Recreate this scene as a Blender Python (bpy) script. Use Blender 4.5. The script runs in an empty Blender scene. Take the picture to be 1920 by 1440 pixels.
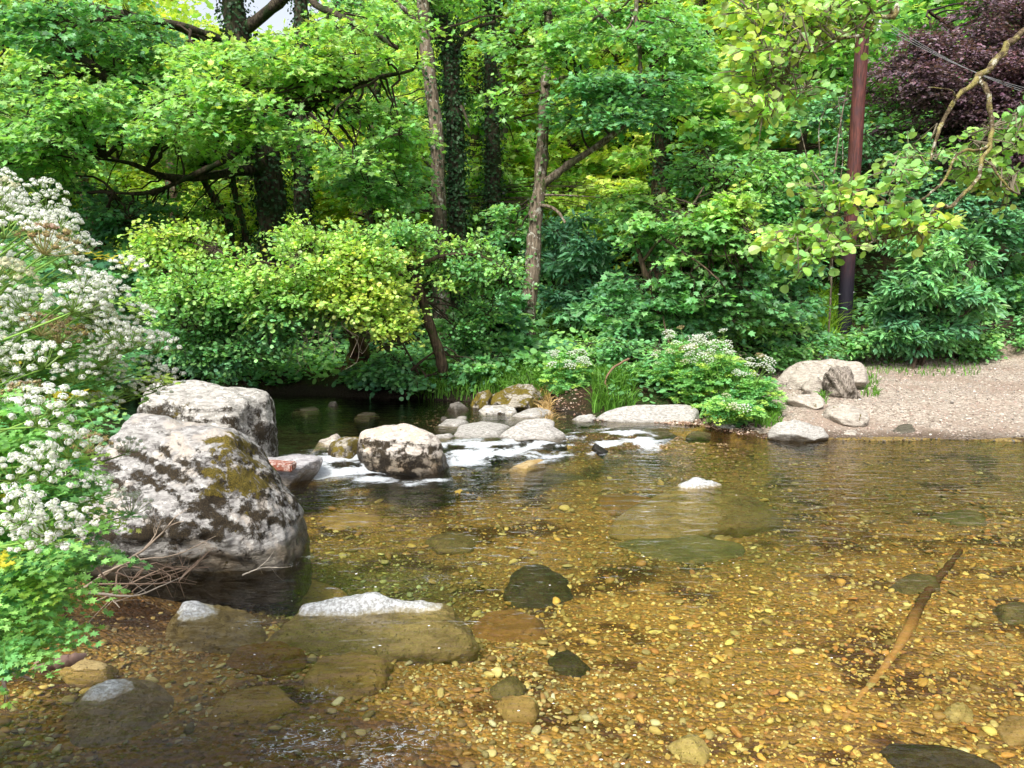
import bpy, bmesh, math, random
import numpy as np
from mathutils import Vector, Matrix, noise
random.seed(5)
rng = np.random.default_rng(11)
sc = bpy.context.scene
COL = sc.collection
PI = math.pi

# ------------------------------------------------------------------ camera
PITCH = math.radians(6.3)
FPX = 1450.0                       # focal length in pixels of a 1920 px wide frame
CAM = np.array([0.0, 0.0, 1.5])
cd = bpy.data.cameras.new('camera'); cam = bpy.data.objects.new('camera', cd); COL.objects.link(cam)
cam.location = CAM; cam.rotation_euler = (PI/2 - PITCH, 0, 0)
cd.sensor_width = 36.0; cd.lens = 36.0*FPX/1920.0; cd.clip_end = 600; cd.clip_start = 0.05
sc.camera = cam

def ray(px, py):
    dx = (px-960)/FPX; dc = (720-py)/FPX
    return np.array([dx, math.cos(PITCH)+dc*math.sin(PITCH), -math.sin(PITCH)+dc*math.cos(PITCH)])
def at(px, py, Y):                 # world point seen in direction (px,py) at distance Y
    d = ray(px, py); return CAM + d*(Y/d[1])
def on(px, py, z=0.0):             # world point where that direction meets height z
    d = ray(px, py); return CAM + d*((z-CAM[2])/d[2])

# ------------------------------------------------------------------ numpy noise
_L = np.random.default_rng(3).random((64, 64, 64)).astype(np.float32)*2-1
def vnoise(p):
    p = np.asarray(p, float); i = np.floor(p).astype(int); f = p-i; f = f*f*(3-2*f)
    i0 = i & 63; i1 = (i+1) & 63
    x0, y0, z0 = i0.T; x1, y1, z1 = i1.T; fx, fy, fz = f.T
    def l(a, b, t): return a+(b-a)*t
    return l(l(l(_L[x0,y0,z0], _L[x1,y0,z0], fx), l(_L[x0,y1,z0], _L[x1,y1,z0], fx), fy),
             l(l(_L[x0,y0,z1], _L[x1,y0,z1], fx), l(_L[x0,y1,z1], _L[x1,y1,z1], fx), fy), fz)
def fbm(p, octv=4, gain=.5):
    p = np.asarray(p, float); a = 1.0; s = 0; o = np.zeros(len(p))
    for k in range(octv):
        o += a*vnoise(p+17.3*k); s += a; a *= gain; p = p*2.03
    return o/s
def sst(a, b, x):
    t = np.clip((x-a)/(b-a), 0, 1); return t*t*(3-2*t)
def nrm(v):
    v = np.asarray(v, float); return v/np.maximum(np.linalg.norm(v, axis=-1, keepdims=True), 1e-9)

# ------------------------------------------------------------------ mesh helpers
def mesh_np(name, V, L, starts, tot, col=None, smooth=False, attrs=None):
    me = bpy.data.meshes.new(name)
    me.vertices.add(len(V)); me.vertices.foreach_set('co', np.asarray(V, np.float32).ravel())
    me.loops.add(len(L)); me.loops.foreach_set('vertex_index', np.asarray(L, np.int32))
    me.polygons.add(len(starts)); me.polygons.foreach_set('loop_start', np.asarray(starts, np.int32))
    me.polygons.foreach_set('loop_total', np.asarray(tot, np.int32))
    me.polygons.foreach_set('use_smooth', np.full(len(starts), smooth))
    me.update(calc_edges=True)
    if col is not None:
        ca = me.color_attributes.new('tint', 'FLOAT_COLOR', 'POINT')
        c4 = np.ones((len(V), 4), np.float32); c4[:, :col.shape[1]] = col
        ca.data.foreach_set('color', c4.ravel())
    for k, v in (attrs or {}).items():
        a = me.attributes.new(k, 'FLOAT', 'POINT'); a.data.foreach_set('value', np.asarray(v, np.float32))
    return me
class Acc:                          # collects geometry, links it as ONE mesh
    def __init__(s): s.V=[]; s.L=[]; s.T=[]; s.C=[]; s.n=0
    def add(s, V, F, col):          # F: (m,k) int array
        F = np.asarray(F)
        s.V.append(V); s.L.append((F+s.n).ravel()); s.T.append(np.full(len(F), F.shape[1]))
        c = np.asarray(col, float)
        if c.ndim == 1: c = np.tile(c, (len(V), 1))
        s.C.append(c[:, :3]); s.n += len(V)
    def mesh(s, name, smooth=False, origin=(0,0,0)):
        V = np.concatenate(s.V)-np.array(origin); L = np.concatenate(s.L); T = np.concatenate(s.T)
        st = np.concatenate([[0], np.cumsum(T)[:-1]])
        return mesh_np(name, V, L, st, T, np.concatenate(s.C), smooth)
def link(name, me, mat, parent=None, loc=(0,0,0)):
    o = bpy.data.objects.new(name, me); COL.objects.link(o)
    if mat is not None and me is not None and len(me.materials) == 0: me.materials.append(mat)
    o.location = loc
    if parent is not None: o.parent = parent
    return o
def tag(o, label=None, cat=None, group=None, kind=None):
    if label: o['label'] = label
    if cat: o['category'] = cat
    if group: o['group'] = group
    if kind: o['kind'] = kind
    return o
def empty(name, loc, label, cat, group=None):
    o = bpy.data.objects.new(name, None); COL.objects.link(o); o.location = loc
    o.empty_display_size = .1
    return tag(o, label, cat, group)
def part(name, acc, mat, parent, smooth=False):
    if acc.n == 0: return None
    return link(name, acc.mesh(name, smooth, parent.location), mat, parent)
_ico = {}
def ico(s):
    if s not in _ico:
        bm = bmesh.new(); bmesh.ops.create_icosphere(bm, subdivisions=s, radius=1)
        _ico[s] = (np.array([v.co[:] for v in bm.verts]), np.array([[v.index for v in f.verts] for f in bm.faces]))
        bm.free()
    return _ico[s]
def instances(tV, tF, M, T, col):   # tV (k,3), tF (f,m), M (N,3,3) rows=local axes, T (N,3), col (N,3) -> V,F,C
    N, k = len(T), len(tV)
    V = np.einsum('kj,njc->nkc', tV, M)+T[:, None, :]
    F = tF[None]+(np.arange(N)*k)[:, None, None]
    return V.reshape(-1, 3), F.reshape(-1, tF.shape[1]), np.repeat(col, k, axis=0)
def tubes(P, R, sides=4):           # P (S,m,3), R (S,m)
    P = np.asarray(P, float); R = np.asarray(R, float); S, m = R.shape
    T = nrm(np.gradient(P, axis=1))
    up = np.where(np.abs(T[..., 2:3]) > .9, np.array([1., 0, 0]), np.array([0., 0, 1.]))
    A = nrm(np.cross(T, up)); B = np.cross(T, A)
    # keep frames consistent along the tube
    for k in range(1, m):
        a = A[:, k-1]; t = T[:, k]; a = nrm(a-(a*t).sum(-1, keepdims=True)*t); A[:, k] = a; B[:, k] = np.cross(t, a)
    an = np.arange(sides)/sides*2*PI
    ring = A[:, :, None]*np.cos(an)[:, None]+B[:, :, None]*np.sin(an)[:, None]
    V = P[:, :, None]+ring*R[:, :, None, None]
    F = []
    for k in range(m-1):
        for s in range(sides):
            s2 = (s+1) % sides
            F.append([k*sides+s, k*sides+s2, (k+1)*sides+s2, (k+1)*sides+s])
    F = np.array(F)[None]+(np.arange(S)*m*sides)[:, None, None]
    return V.reshape(-1, 3), F.reshape(-1, 4)
def smooth_path(pts, n):
    pts = np.asarray(pts, float)
    if len(pts) < 3:
        t = np.linspace(0, 1, n)[:, None]; return pts[0]*(1-t)+pts[-1]*t
    d = np.concatenate([[0], np.cumsum(np.linalg.norm(np.diff(pts[:, :3], axis=0), axis=1))])
    q = np.linspace(0, d[-1], n); P = np.vstack([2*pts[0]-pts[1], pts, 2*pts[-1]-pts[-2]])
    out = []
    for x in q:
        i = min(max(np.searchsorted(d, x)-1, 0), len(pts)-2); t = (x-d[i])/max(d[i+1]-d[i], 1e-9)
        a, b, c, e = P[i], P[i+1], P[i+2], P[i+3]
        out.append(.5*((2*b)+(-a+c)*t+(2*a-5*b+4*c-e)*t*t+(-a+3*b-3*c+e)*t**3))
    return np.array(out)

# ------------------------------------------------------------------ material helpers
def newmat(name):
    m = bpy.data.materials.new(name); m.use_nodes = True; m.node_tree.nodes.clear(); return m, m.node_tree
class G:
    def __init__(s, nt): s.nt = nt
    def n(s, t, **k):
        x = s.nt.nodes.new(t)
        for a, b in k.items(): setattr(x, a, b)
        return x
    def l(s, a, b): s.nt.links.new(a, b)
    def set(s, inp, v):
        if isinstance(v, bpy.types.NodeSocket): s.l(v, inp)
        elif isinstance(v, (tuple, list)) and inp.type == 'RGBA' and len(v) == 3: inp.default_value = (*v, 1)
        else: inp.default_value = v
    def noise(s, vec, scale, detail=5, rough=.55, dist=0):
        x = s.n('ShaderNodeTexNoise'); s.set(x.inputs['Vector'], vec); x.inputs['Scale'].default_value = scale
        x.inputs['Detail'].default_value = detail; x.inputs['Roughness'].default_value = rough; x.inputs['Distortion'].default_value = dist
        return x.outputs['Fac']
    def vor(s, vec, scale, feat='F1', out='Distance', rnd=1):
        x = s.n('ShaderNodeTexVoronoi', feature=feat); s.set(x.inputs['Vector'], vec); x.inputs['Scale'].default_value = scale
        x.inputs['Randomness'].default_value = rnd
        return x.outputs[out]
    def ramp(s, fac, a, b, c0=0., c1=1.):
        x = s.n('ShaderNodeMapRange', interpolation_type='SMOOTHSTEP'); s.set(x.inputs['Value'], fac)
        for i, v in zip(('From Min', 'From Max', 'To Min', 'To Max'), (a, b, c0, c1)): s.set(x.inputs[i], v)
        return x.outputs['Result']
    def math(s, op, a, b=0., c=None, clamp=False):
        x = s.n('ShaderNodeMath', operation=op, use_clamp=clamp); s.set(x.inputs[0], a); s.set(x.inputs[1], b)
        if c is not None: s.set(x.inputs[2], c)
        return x.outputs[0]
    def mix(s, f, a, b, mode='MIX'):
        x = s.n('ShaderNodeMix', data_type='RGBA', blend_type=mode); s.set(x.inputs[0], f); s.set(x.inputs[6], a); s.set(x.inputs[7], b)
        return x.outputs[2]
    def bump(s, h, strength=.5, dist=.02, nrm=None):
        x = s.n('ShaderNodeBump'); s.set(x.inputs['Height'], h); x.inputs['Strength'].default_value = strength
        x.inputs['Distance'].default_value = dist
        if nrm is not None: s.l(nrm, x.inputs['Normal'])
        return x.outputs[0]
    def bsdf(s, col, rough=.8, spec=.3, normal=None):
        x = s.n('ShaderNodeBsdfPrincipled'); s.set(x.inputs['Base Color'], col); s.set(x.inputs['Roughness'], rough)
        s.set(x.inputs['Specular IOR Level'], spec)
        if normal is not None: s.l(normal, x.inputs['Normal'])
        return x.outputs[0]
    def out(s, sh):
        o = s.n('ShaderNodeOutputMaterial'); s.l(sh, o.inputs[0])
    def objc(s): return s.n('ShaderNodeTexCoord').outputs['Object']
    def pos(s): return s.n('ShaderNodeNewGeometry').outputs['Position']
    def sep(s, v):
        x = s.n('ShaderNodeSeparateXYZ'); s.l(v, x.inputs[0]); return x.outputs
    def scalev(s, v, sc_):
        x = s.n('ShaderNodeMapping'); s.l(v, x.inputs[0]); x.inputs['Scale'].default_value = sc_; return x.outputs[0]
    def attr(s, name):
        return s.n('ShaderNodeAttribute', attribute_name=name)

def leaf_mat(name, transl=.45, rough=.45, spec=.35, gain=1.0, var=.25):
    m, nt = newmat(name); g = G(nt)
    c = g.attr('tint').outputs['Color']
    nz = g.noise(g.pos(), 9., 2)
    c = g.mix(1., c, g.mix(nz, (1-var,)*3, (1+var,)*3), 'MULTIPLY')
    p = g.bsdf(c, rough, spec)
    t = g.n('ShaderNodeBsdfTranslucent')
    tc = g.mix(1., c, (1.35*gain, 1.25*gain, .55*gain), 'MULTIPLY'); g.l(tc, t.inputs[0])
    x = g.n('ShaderNodeMixShader'); x.inputs[0].default_value = transl; g.l(p, x.inputs[1]); g.l(t.outputs[0], x.inputs[2])
    g.out(x.outputs[0]); return m
def tint_mat(name, rough=.8, spec=.2, nscale=30., var=.4, bump=.3, bdist=.01):
    m, nt = newmat(name); g = G(nt)
    c = g.attr('tint').outputs['Color']; v = g.pos(); nz = g.noise(v, nscale, 4)
    c = g.mix(1., c, g.mix(nz, (1-var,)*3, (1+var,)*3), 'MULTIPLY')
    g.out(g.bsdf(c, rough, spec, g.bump(nz, bump, bdist) if bump else None)); return m
def bark_mat(name, base, dark, lichen=None, moss=None, stretch=.18, scale=14., la=.52, ma=.5):
    m, nt = newmat(name); g = G(nt); v = g.pos()
    vs = g.scalev(v, (1, 1, stretch))
    a = g.noise(vs, scale*2, 6, .6, .3); b = g.noise(v, scale*.5, 4)
    c = g.mix(g.ramp(a, .35, .65), dark, base)
    if lichen: c = g.mix(g.ramp(g.noise(v, scale*.7, 6, .65, .4), la, la+.08), c, lichen)
    if moss: c = g.mix(g.ramp(g.noise(v, scale*.35, 6, .65), ma, ma+.12), c, moss)
    c = g.mix(1., c, g.mix(b, (.6,)*3, (1.35,)*3), 'MULTIPLY')
    g.out(g.bsdf(c, .9, .15, g.bump(a, .8, .03))); return m

# ------------------------------------------------------------------ where the river runs
RIV = []
for q in [(-14, 15.0), (-9, 13.2), (-5, 12.2)]: RIV.append(q)
for px, py in [(420, 752), (520, 752), (700, 758), (870, 766), (1010, 778), (1060, 790), (1120, 806), (1320, 815), (1430, 822), (1560, 826), (1920, 828)]:
    p = on(px, py, 0.0); RIV.append((p[0], p[1]))
RIV += [(8.5, 8.0), (7.5, 5.5), (5.2, 4.6), (4.5, 2.5), (4.5, -4), (-1.0, -4), (-1.25, .8), (-1.45, 1.6)]
for px, py in [(0, 1262), (120, 1215), (150, 1120), (230, 1090)]:
    p = on(px, py, 0.0); RIV.append((p[0], p[1]))
RIV += [(-2.75, 4.4), (-2.9, 5.6), (-3.2, 7.0), (-4.5, 8.2), (-7.5, 9.6), (-14, 11.5)]
RIV = np.array(RIV)
def riv_sd(x, y):                   # signed distance to the waterline, positive in the river
    p = np.stack([x, y], -1); n = len(RIV); best = np.full(x.shape, 1e9); ins = np.zeros(x.shape, bool)
    for i in range(n):
        a = RIV[i]; b = RIV[(i+1) % n]; e = b-a
        w = p-a; t = np.clip((w@e)/(e@e), 0, 1); d = w-t[..., None]*e
        best = np.minimum(best, (d**2).sum(-1))
        c = ((a[1] <= y) != (b[1] <= y)); xi = a[0]+(y-a[1])*(b[0]-a[0])/(b[1]-a[1] if b[1] != a[1] else 1e-9)
        ins ^= (c & (x < xi))
    return np.where(ins, 1, -1)*np.sqrt(best)
RA = np.array([-1.65, 6.45]); RN = np.array([-.388, .922])
def ups(x, y): return (x-RA[0])*RN[0]+(y-RA[1])*RN[1]
def water_level(x, y):
    u = ups(x, y); return .10*sst(-.15, .5, u)
def beach_mask(x, y):
    wv = .55*vnoise(np.stack([x*.8, y*.8, 0*x+2], -1).reshape(-1, 3)).reshape(np.shape(x))+.2*vnoise(np.stack([x*4, y*4, 0*x+2], -1).reshape(-1, 3)).reshape(np.shape(x))
    return sst(2.0, 2.8, x+wv*.5)*sst(14.0, 13.4, y+.12*(x-5)+wv*1.2)
def ground_h(x, y):
    x = np.asarray(x, float); y = np.asarray(y, float)
    sh = x.shape; x = x.ravel(); y = y.ravel()
    sd = riv_sd(x, y)+.10*vnoise(np.stack([x*2.2, y*2.2, 0*x], -1)); d = np.maximum(-sd, 0); i = np.maximum(sd, 0)
    B = beach_mask(x, y)
    bed = -(.30*(1-np.exp(-i/.55))+.012)-.22*np.exp(-(((x+.9)/1.3)**2+((y-5.3)/1.2)**2))-.12*sst(5, 8, y)*sst(.5, 2, x)
    bed += .10*np.exp(-(((x+.9)/1.1)**2+((y-2.9)/.8)**2))+.05*np.exp(-(((x-1.2)/1.6)**2+((y-3.1)/1.)**2))
    bed += .10*np.exp(-(((x+.85)/.75)**2+((y-3.6)/.5)**2))
    bed = np.minimum(bed, -.03-.08*sst(.1, .5, i))
    bed += .03*fbm(np.stack([x*1.3, y*1.3, 0*x], -1), 3)
    beach = .052*d+.012*sst(0, .2, d)
    bank = .26*(1-np.exp(-d/.28))+.055*np.minimum(d, 6)
    shelf = sst(.2, .5, x)*sst(3.1, 2.7, x)*sst(9.95, 9.25, y); bank = bank*(1-.9*shelf)
    land = beach*B+bank*(1-B)
    yy = y+.05*np.abs(x)
    far = sst(12.5, 16, y)*.40+.19*np.maximum(y-15.5, 0)+.20*np.maximum(y-20, 0)+.1*np.maximum(y-27, 0)
    far = np.where(y > 60, far[np.argmin(np.abs(y-60))] if len(y) else far, far) if False else np.minimum(far, 16+0*far)
    left = .16*np.maximum(-x-3.2, 0)*sst(10.5, 9, y)
    right = .15*np.maximum(x-8, 0)
    h = np.where(sd > 0, bed, land+far+left+right+.04*fbm(np.stack([x*.9, y*.9, 0*x+5], -1), 3)*sst(0, 1, d))
    h = h+water_level(x, y)
    return h.reshape(sh)
def gh(x, y): return float(ground_h(np.array([x]), np.array([y]))[0])
def pz(px, Y):                      # ground point below the direction px at distance Y
    x = at(px, 700, Y)[0]; return np.array([x, Y, gh(x, Y)])

def bed_tint(x, y):                 # silt, with deep and distant water's dimming painted in, as a colour multiplier
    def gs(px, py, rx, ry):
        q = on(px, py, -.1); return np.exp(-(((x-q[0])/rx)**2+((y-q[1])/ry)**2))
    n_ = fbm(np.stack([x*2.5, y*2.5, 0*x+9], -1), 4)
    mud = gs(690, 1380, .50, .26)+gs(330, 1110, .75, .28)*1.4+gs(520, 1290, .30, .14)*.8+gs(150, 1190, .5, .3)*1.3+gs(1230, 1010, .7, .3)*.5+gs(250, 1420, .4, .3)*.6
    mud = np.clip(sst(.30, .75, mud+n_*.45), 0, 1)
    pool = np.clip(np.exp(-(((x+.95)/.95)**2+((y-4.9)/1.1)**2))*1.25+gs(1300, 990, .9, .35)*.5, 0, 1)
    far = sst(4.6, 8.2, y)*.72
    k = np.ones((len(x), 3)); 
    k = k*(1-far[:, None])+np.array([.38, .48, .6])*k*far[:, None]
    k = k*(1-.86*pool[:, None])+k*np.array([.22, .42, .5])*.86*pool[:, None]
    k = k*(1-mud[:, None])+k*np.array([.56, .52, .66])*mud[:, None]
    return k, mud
# ------------------------------------------------------------------ world and sun
SUN_EL, SUN_AZ = math.radians(48), math.radians(-160)      # azimuth from +Y towards +X
w = bpy.data.worlds.new('World'); sc.world = w; w.use_nodes = True
nt = w.node_tree; nt.nodes.clear(); g = G(nt)
sky = g.n('ShaderNodeTexSky', sky_type='NISHITA', sun_disc=False); sky.sun_elevation = SUN_EL; sky.sun_rotation = SUN_AZ
sky.air_density = 1.0; sky.dust_density = 4.0; sky.ozone_density = 1.0
hs = g.n('ShaderNodeHueSaturation'); hs.inputs['Saturation'].default_value = .35; hs.inputs['Value'].default_value = 2.0
g.l(sky.outputs[0], hs.inputs['Color'])
bg = g.n('ShaderNodeBackground'); bg.inputs['Strength'].default_value = .15; g.l(hs.outputs[0], bg.inputs[0])
wo = g.n('ShaderNodeOutputWorld'); g.l(bg.outputs[0], wo.inputs[0])
sl = bpy.data.lights.new('sun', 'SUN'); sl.energy = 5.0; sl.angle = math.radians(13); sl.color = (1, .95, .85)
so = bpy.data.objects.new('sun', sl); COL.objects.link(so)
dv = Vector((math.sin(SUN_AZ)*math.cos(SUN_EL), math.cos(SUN_AZ)*math.cos(SUN_EL), math.sin(SUN_EL)))
so.rotation_euler = dv.to_track_quat('Z', 'Y').to_euler(); so.location = (0, 0, 30)
sc.view_settings.view_transform = 'Standard'; sc.view_settings.look = 'None'; sc.view_settings.exposure = 0
sc.render.engine = 'CYCLES'
cy = sc.cycles; cy.max_bounces = 10; cy.diffuse_bounces = 7; cy.glossy_bounces = 3; cy.transmission_bounces = 5; cy.transparent_max_bounces = 8
cy.use_denoising = True; cy.caustics_reflective = False; cy.caustics_refractive = False
cy.sample_clamp_indirect = 6.0; cy.use_adaptive_sampling = True; cy.adaptive_threshold = .02

# ------------------------------------------------------------------ ground sheets
def axis(a, b, lo, hi, step, grow=1.12):
    c = list(np.arange(lo, hi, step)); s = step; x = lo
    l = []
    while x > a: s *= grow; x -= s; l.append(x)
    s = step; x = c[-1]; r = []
    while x < b: s *= grow; x += s; r.append(x)
    return np.array(l[::-1]+c+r)
gx = axis(-160, 160, -4.5, 7.5, .06); gy = axis(-40, 260, .6, 14.5, .06)
X, Y = np.meshgrid(gx, gy, indexing='ij'); Z = ground_h(X, Y)
nx, ny = X.shape
V = np.stack([X, Y, Z], -1).reshape(-1, 3)
I, J = np.meshgrid(np.arange(nx-1), np.arange(ny-1), indexing='ij'); I = I.ravel(); J = J.ravel()
F = np.stack([I*ny+J, (I+1)*ny+J, (I+1)*ny+J+1, I*ny+J+1], -1)
fc = V[F].mean(1); fsd = riv_sd(fc[:, 0], fc[:, 1]); fb = beach_mask(fc[:, 0], fc[:, 1])*(fc[:, 0] < 14)
zone = np.where((fsd > -.12) & (np.abs(fc[:, 0]) < 16), 0, np.where((fb > .5) & (fc[:, 1] > 5), 1, 2))
def sub(name, mask):
    f = F[mask]; u, inv = np.unique(f, return_inverse=True)
    inv = inv.reshape(f.shape); n = len(f)
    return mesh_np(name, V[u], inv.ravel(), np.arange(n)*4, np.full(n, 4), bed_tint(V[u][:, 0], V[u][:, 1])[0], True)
m, nt = newmat('riverbed_grit'); g = G(nt); v = g.pos()
vc = g.vor(v, 45, out='Color'); vd = g.vor(v, 45); big = g.noise(v, 1.2, 4)
c = g.mix(g.ramp(big, .35, .65), (.27, .175, .06), (.48, .33, .12))
c = g.mix(.55, c, g.mix(g.sep(vc)[0], (.06, .035, .01), (.52, .30, .07)))
c = g.mix(g.ramp(g.noise(v, 2.2, 5), .52, .62), c, (.10, .05, .018))
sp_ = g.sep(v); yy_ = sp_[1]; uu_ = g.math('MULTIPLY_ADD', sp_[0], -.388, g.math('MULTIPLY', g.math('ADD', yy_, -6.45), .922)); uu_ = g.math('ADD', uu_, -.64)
c = g.mix(1., c, g.attr('tint').outputs['Color'], 'MULTIPLY'); c = g.mix(g.ramp(uu_, .5, 1.3), c, (.018, .013, .008))  # upstream bed painted near black so the water there reads dark
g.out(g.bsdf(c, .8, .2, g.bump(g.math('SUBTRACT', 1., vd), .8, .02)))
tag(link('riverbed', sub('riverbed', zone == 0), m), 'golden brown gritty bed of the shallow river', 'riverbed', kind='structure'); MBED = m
m, nt = newmat('beach_grit'); g = G(nt); v = g.pos()
vc = g.vor(v, 38, out='Color'); vd = g.vor(v, 38)
c = g.mix(g.sep(vc)[0], (.17, .135, .105), (.48, .42, .355)); c = g.mix(g.ramp(g.noise(v, .9, 4), .45, .6), c, (.28, .22, .175))
wet = g.ramp(g.math('MULTIPLY_ADD', g.noise(v, 3., 3), -.03, g.sep(v)[2]), .035, .0); c = g.mix(wet, c, g.mix(1., c, (.4, .36, .33), 'MULTIPLY'))
g.out(g.bsdf(c, .85, .2, g.bump(g.math('SUBTRACT', 1., vd), .9, .02)))
tag(link('gravel_beach', sub('gravel_beach', zone == 1), m), 'pinkish grey gravel beach sloping into the water', 'beach', kind='structure')
m, nt = newmat('forest_soil'); g = G(nt); v = g.pos()
a = g.noise(v, 3., 6, .6); b = g.noise(v, 40., 4)
c = g.mix(g.ramp(a, .4, .62), (.030, .020, .012), (.02, .04, .010)); c = g.mix(g.ramp(b, .55, .65), c, (.10, .065, .035))
g.out(g.bsdf(c, .95, .1, g.bump(b, 1., .04)))
tag(link('woodland_ground', sub('woodland_ground', zone == 2), m), 'dark leaf littered woodland soil rising behind the bank', 'ground', kind='structure')

# ------------------------------------------------------------------ water
wx = axis(-16, 12, -3.2, 5.6, .035, 1.15); wy = axis(-4, 17, 1.9, 9.6, .035, 1.12)
X, Y = np.meshgrid(wx, wy, indexing='ij'); x = X.ravel(); y = Y.ravel(); u = ups(x, y)
z = water_level(x, y)
inr = sst(-2.4, -1.6, x)*sst(2.1, 1.2, x)
al = (x-RA[0])*.922+(y-RA[1])*.388
rap = np.exp(-((u-.2)/np.where(u > .2, .62, .42))**2)*sst(-.6, .0, al)*sst(4.0, 3.3, al)
tail = np.exp(-((u+.55)/.5)**2)*sst(-.2, .3, al)*sst(2.6, 1.6, al)
q = np.stack([x, y, 0*x], -1)
z = z+rap*.035*fbm(np.stack([al*5, u*9, 0*x], -1), 4)+tail*.02*fbm(np.stack([al*3, u*6, 0*x+3], -1), 3)
z += .0035*fbm(q*3.0, 3)+.012*rap*np.sin(u*14+fbm(q*2, 2)*4)
# smooth hump of water where the current pours over the lip
str1 = sst(.30, .62, fbm(np.stack([al*4.5, u*11, 0*x+8], -1), 4, .6)*.5+.5)
edge = np.exp(-((u+.02)/.10)**2)*sst(-.2, .1, al)*sst(2.9, 2.3, al)
foam = np.clip(rap*(.32+.9*str1)+edge*.35, 0, 1.05)
for fpx, fpy, fr_, fa in ((640, 884, .16, .9), (700, 892, .18, 1.), (760, 899, .18, 1.), (815, 894, .15, .9), (870, 866, .2, .9), (930, 852, .25, .9), (1000, 858, .25, .9), (1070, 848, .25, .85), (1130, 842, .2, .7), (900, 836, .25, .7), (1080, 822, .2, .7)):
    q_ = on(fpx, fpy, .03); foam = np.maximum(foam, fa*np.exp(-(((x-q_[0])/(fr_*1.5))**2+((y-q_[1])/fr_)**2))*(.55+.6*str1))
# thin streaks downstream of the lip
st = np.exp(-((u+1.35+.10*np.sin(al*2.2))/.045)**2)*sst(.1, .6, al)*sst(2.4, 1.6, al)
foam = np.maximum(foam, st*.62)
st = np.exp(-((u+1.15+.08*np.sin(al*3+1))/.03)**2)*sst(.9, 1.2, al)*sst(1.9, 1.5, al); foam = np.maximum(foam, st*.5)
sdw = riv_sd(x, y)
glint_froth = 0*x  # white lacework painted for sky glints, plus a little froth by the boulder
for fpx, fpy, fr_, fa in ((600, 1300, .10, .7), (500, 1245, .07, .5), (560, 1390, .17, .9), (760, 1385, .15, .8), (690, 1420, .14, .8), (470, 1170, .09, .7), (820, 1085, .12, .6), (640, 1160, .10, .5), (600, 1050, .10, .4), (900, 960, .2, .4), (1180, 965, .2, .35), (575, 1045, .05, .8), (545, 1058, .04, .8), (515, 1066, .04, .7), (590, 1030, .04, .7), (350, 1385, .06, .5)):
    q_ = on(fpx, fpy, 0); glint_froth = np.maximum(glint_froth, fa*np.exp(-(((x-q_[0])/fr_)**2+((y-q_[1])/(fr_*.8))**2)))
V = np.stack([x, y, z], -1)
nx, ny = X.shape
I, J = np.meshgrid(np.arange(nx-1), np.arange(ny-1), indexing='ij'); I = I.ravel(); J = J.ravel()
F = np.stack([I*ny+J, (I+1)*ny+J, (I+1)*ny+J+1, I*ny+J+1], -1)
keep = sdw[F].max(1) > -.45; F = F[keep]
me = mesh_np('river_water', V, F.ravel(), np.arange(len(F))*4, np.full(len(F), 4), None, True, {'foam': foam, 'rapid': rap+tail*.6, 'glint_froth': glint_froth})
m, nt = newmat('clear_river_water'); g = G(nt); v = g.pos()
foamA = g.attr('foam').outputs['Fac']; rapA = g.attr('rapid').outputs['Fac']
r1 = g.noise(g.scalev(v, (1., 2.2, 1)), 5., 3, .5); r2 = g.noise(g.scalev(v, (1., 1.8, 1)), 16., 3, .55, .2); r3 = g.noise(v, 60., 3, .6)
big = g.ramp(g.noise(g.scalev(v, (.6, 1., 1)), 1.1, 2), .42, .68)
h = g.math('ADD', g.math('MULTIPLY', r1, 1.2), g.math('MULTIPLY', r2, g.math('MULTIPLY_ADD', big, .34, .10)))
h = g.math('ADD', h, g.math('MULTIPLY', r3, g.math('MULTIPLY_ADD', rapA, .5, .012)))
bp = g.bump(h, 1., .016)
fr = g.n('ShaderNodeFresnel'); fr.inputs['IOR'].default_value = 1.333; g.l(bp, fr.inputs['Normal'])
tr = g.n('ShaderNodeBsdfTransparent'); tr.inputs[0].default_value = (.95, .90, .74, 1)
gl = g.n('ShaderNodeBsdfGlossy'); gl.inputs['Roughness'].default_value = .04; g.l(bp, gl.inputs['Normal'])
ws = g.n('ShaderNodeMixShader'); g.l(g.math('MULTIPLY', fr.outputs[0], 1.3, clamp=True), ws.inputs[0]); g.l(tr.outputs[0], ws.inputs[1]); g.l(gl.outputs[0], ws.inputs[2])
fn = g.noise(g.scalev(v, (1, 2.4, 1)), 42., 6, .8); fn2 = g.noise(g.scalev(v, (1, 2.6, 1)), 13., 4, .65, .6)
fs = g.math('ADD', g.math('MULTIPLY', fn, .55), g.math('MULTIPLY', fn2, .45))
fm = g.ramp(g.math('ADD', g.math('MULTIPLY', foamA, .44), fs), .755, .96)
rg = g.math('ABSOLUTE', g.math('ADD', g.noise(g.scalev(v, (1, 1.5, 1)), 17., 3, .5, 1.2), -.5)); fz = g.attr('glint_froth').outputs['Fac']
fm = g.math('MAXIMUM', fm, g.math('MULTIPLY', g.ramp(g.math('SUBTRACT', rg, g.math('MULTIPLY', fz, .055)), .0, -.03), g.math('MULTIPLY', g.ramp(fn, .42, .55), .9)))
fd = g.bsdf((.58, .62, .66), .5, .4, g.bump(fn, .8, .02))
mx = g.n('ShaderNodeMixShader'); g.l(g.math('MULTIPLY', fm, .92), mx.inputs[0]); g.l(ws.outputs[0], mx.inputs[1]); g.l(fd, mx.inputs[2])
g.out(mx.outputs[0])
tag(link('river_water', me, m), 'clear shallow river water with small white rapids', 'water', kind='structure')

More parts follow.
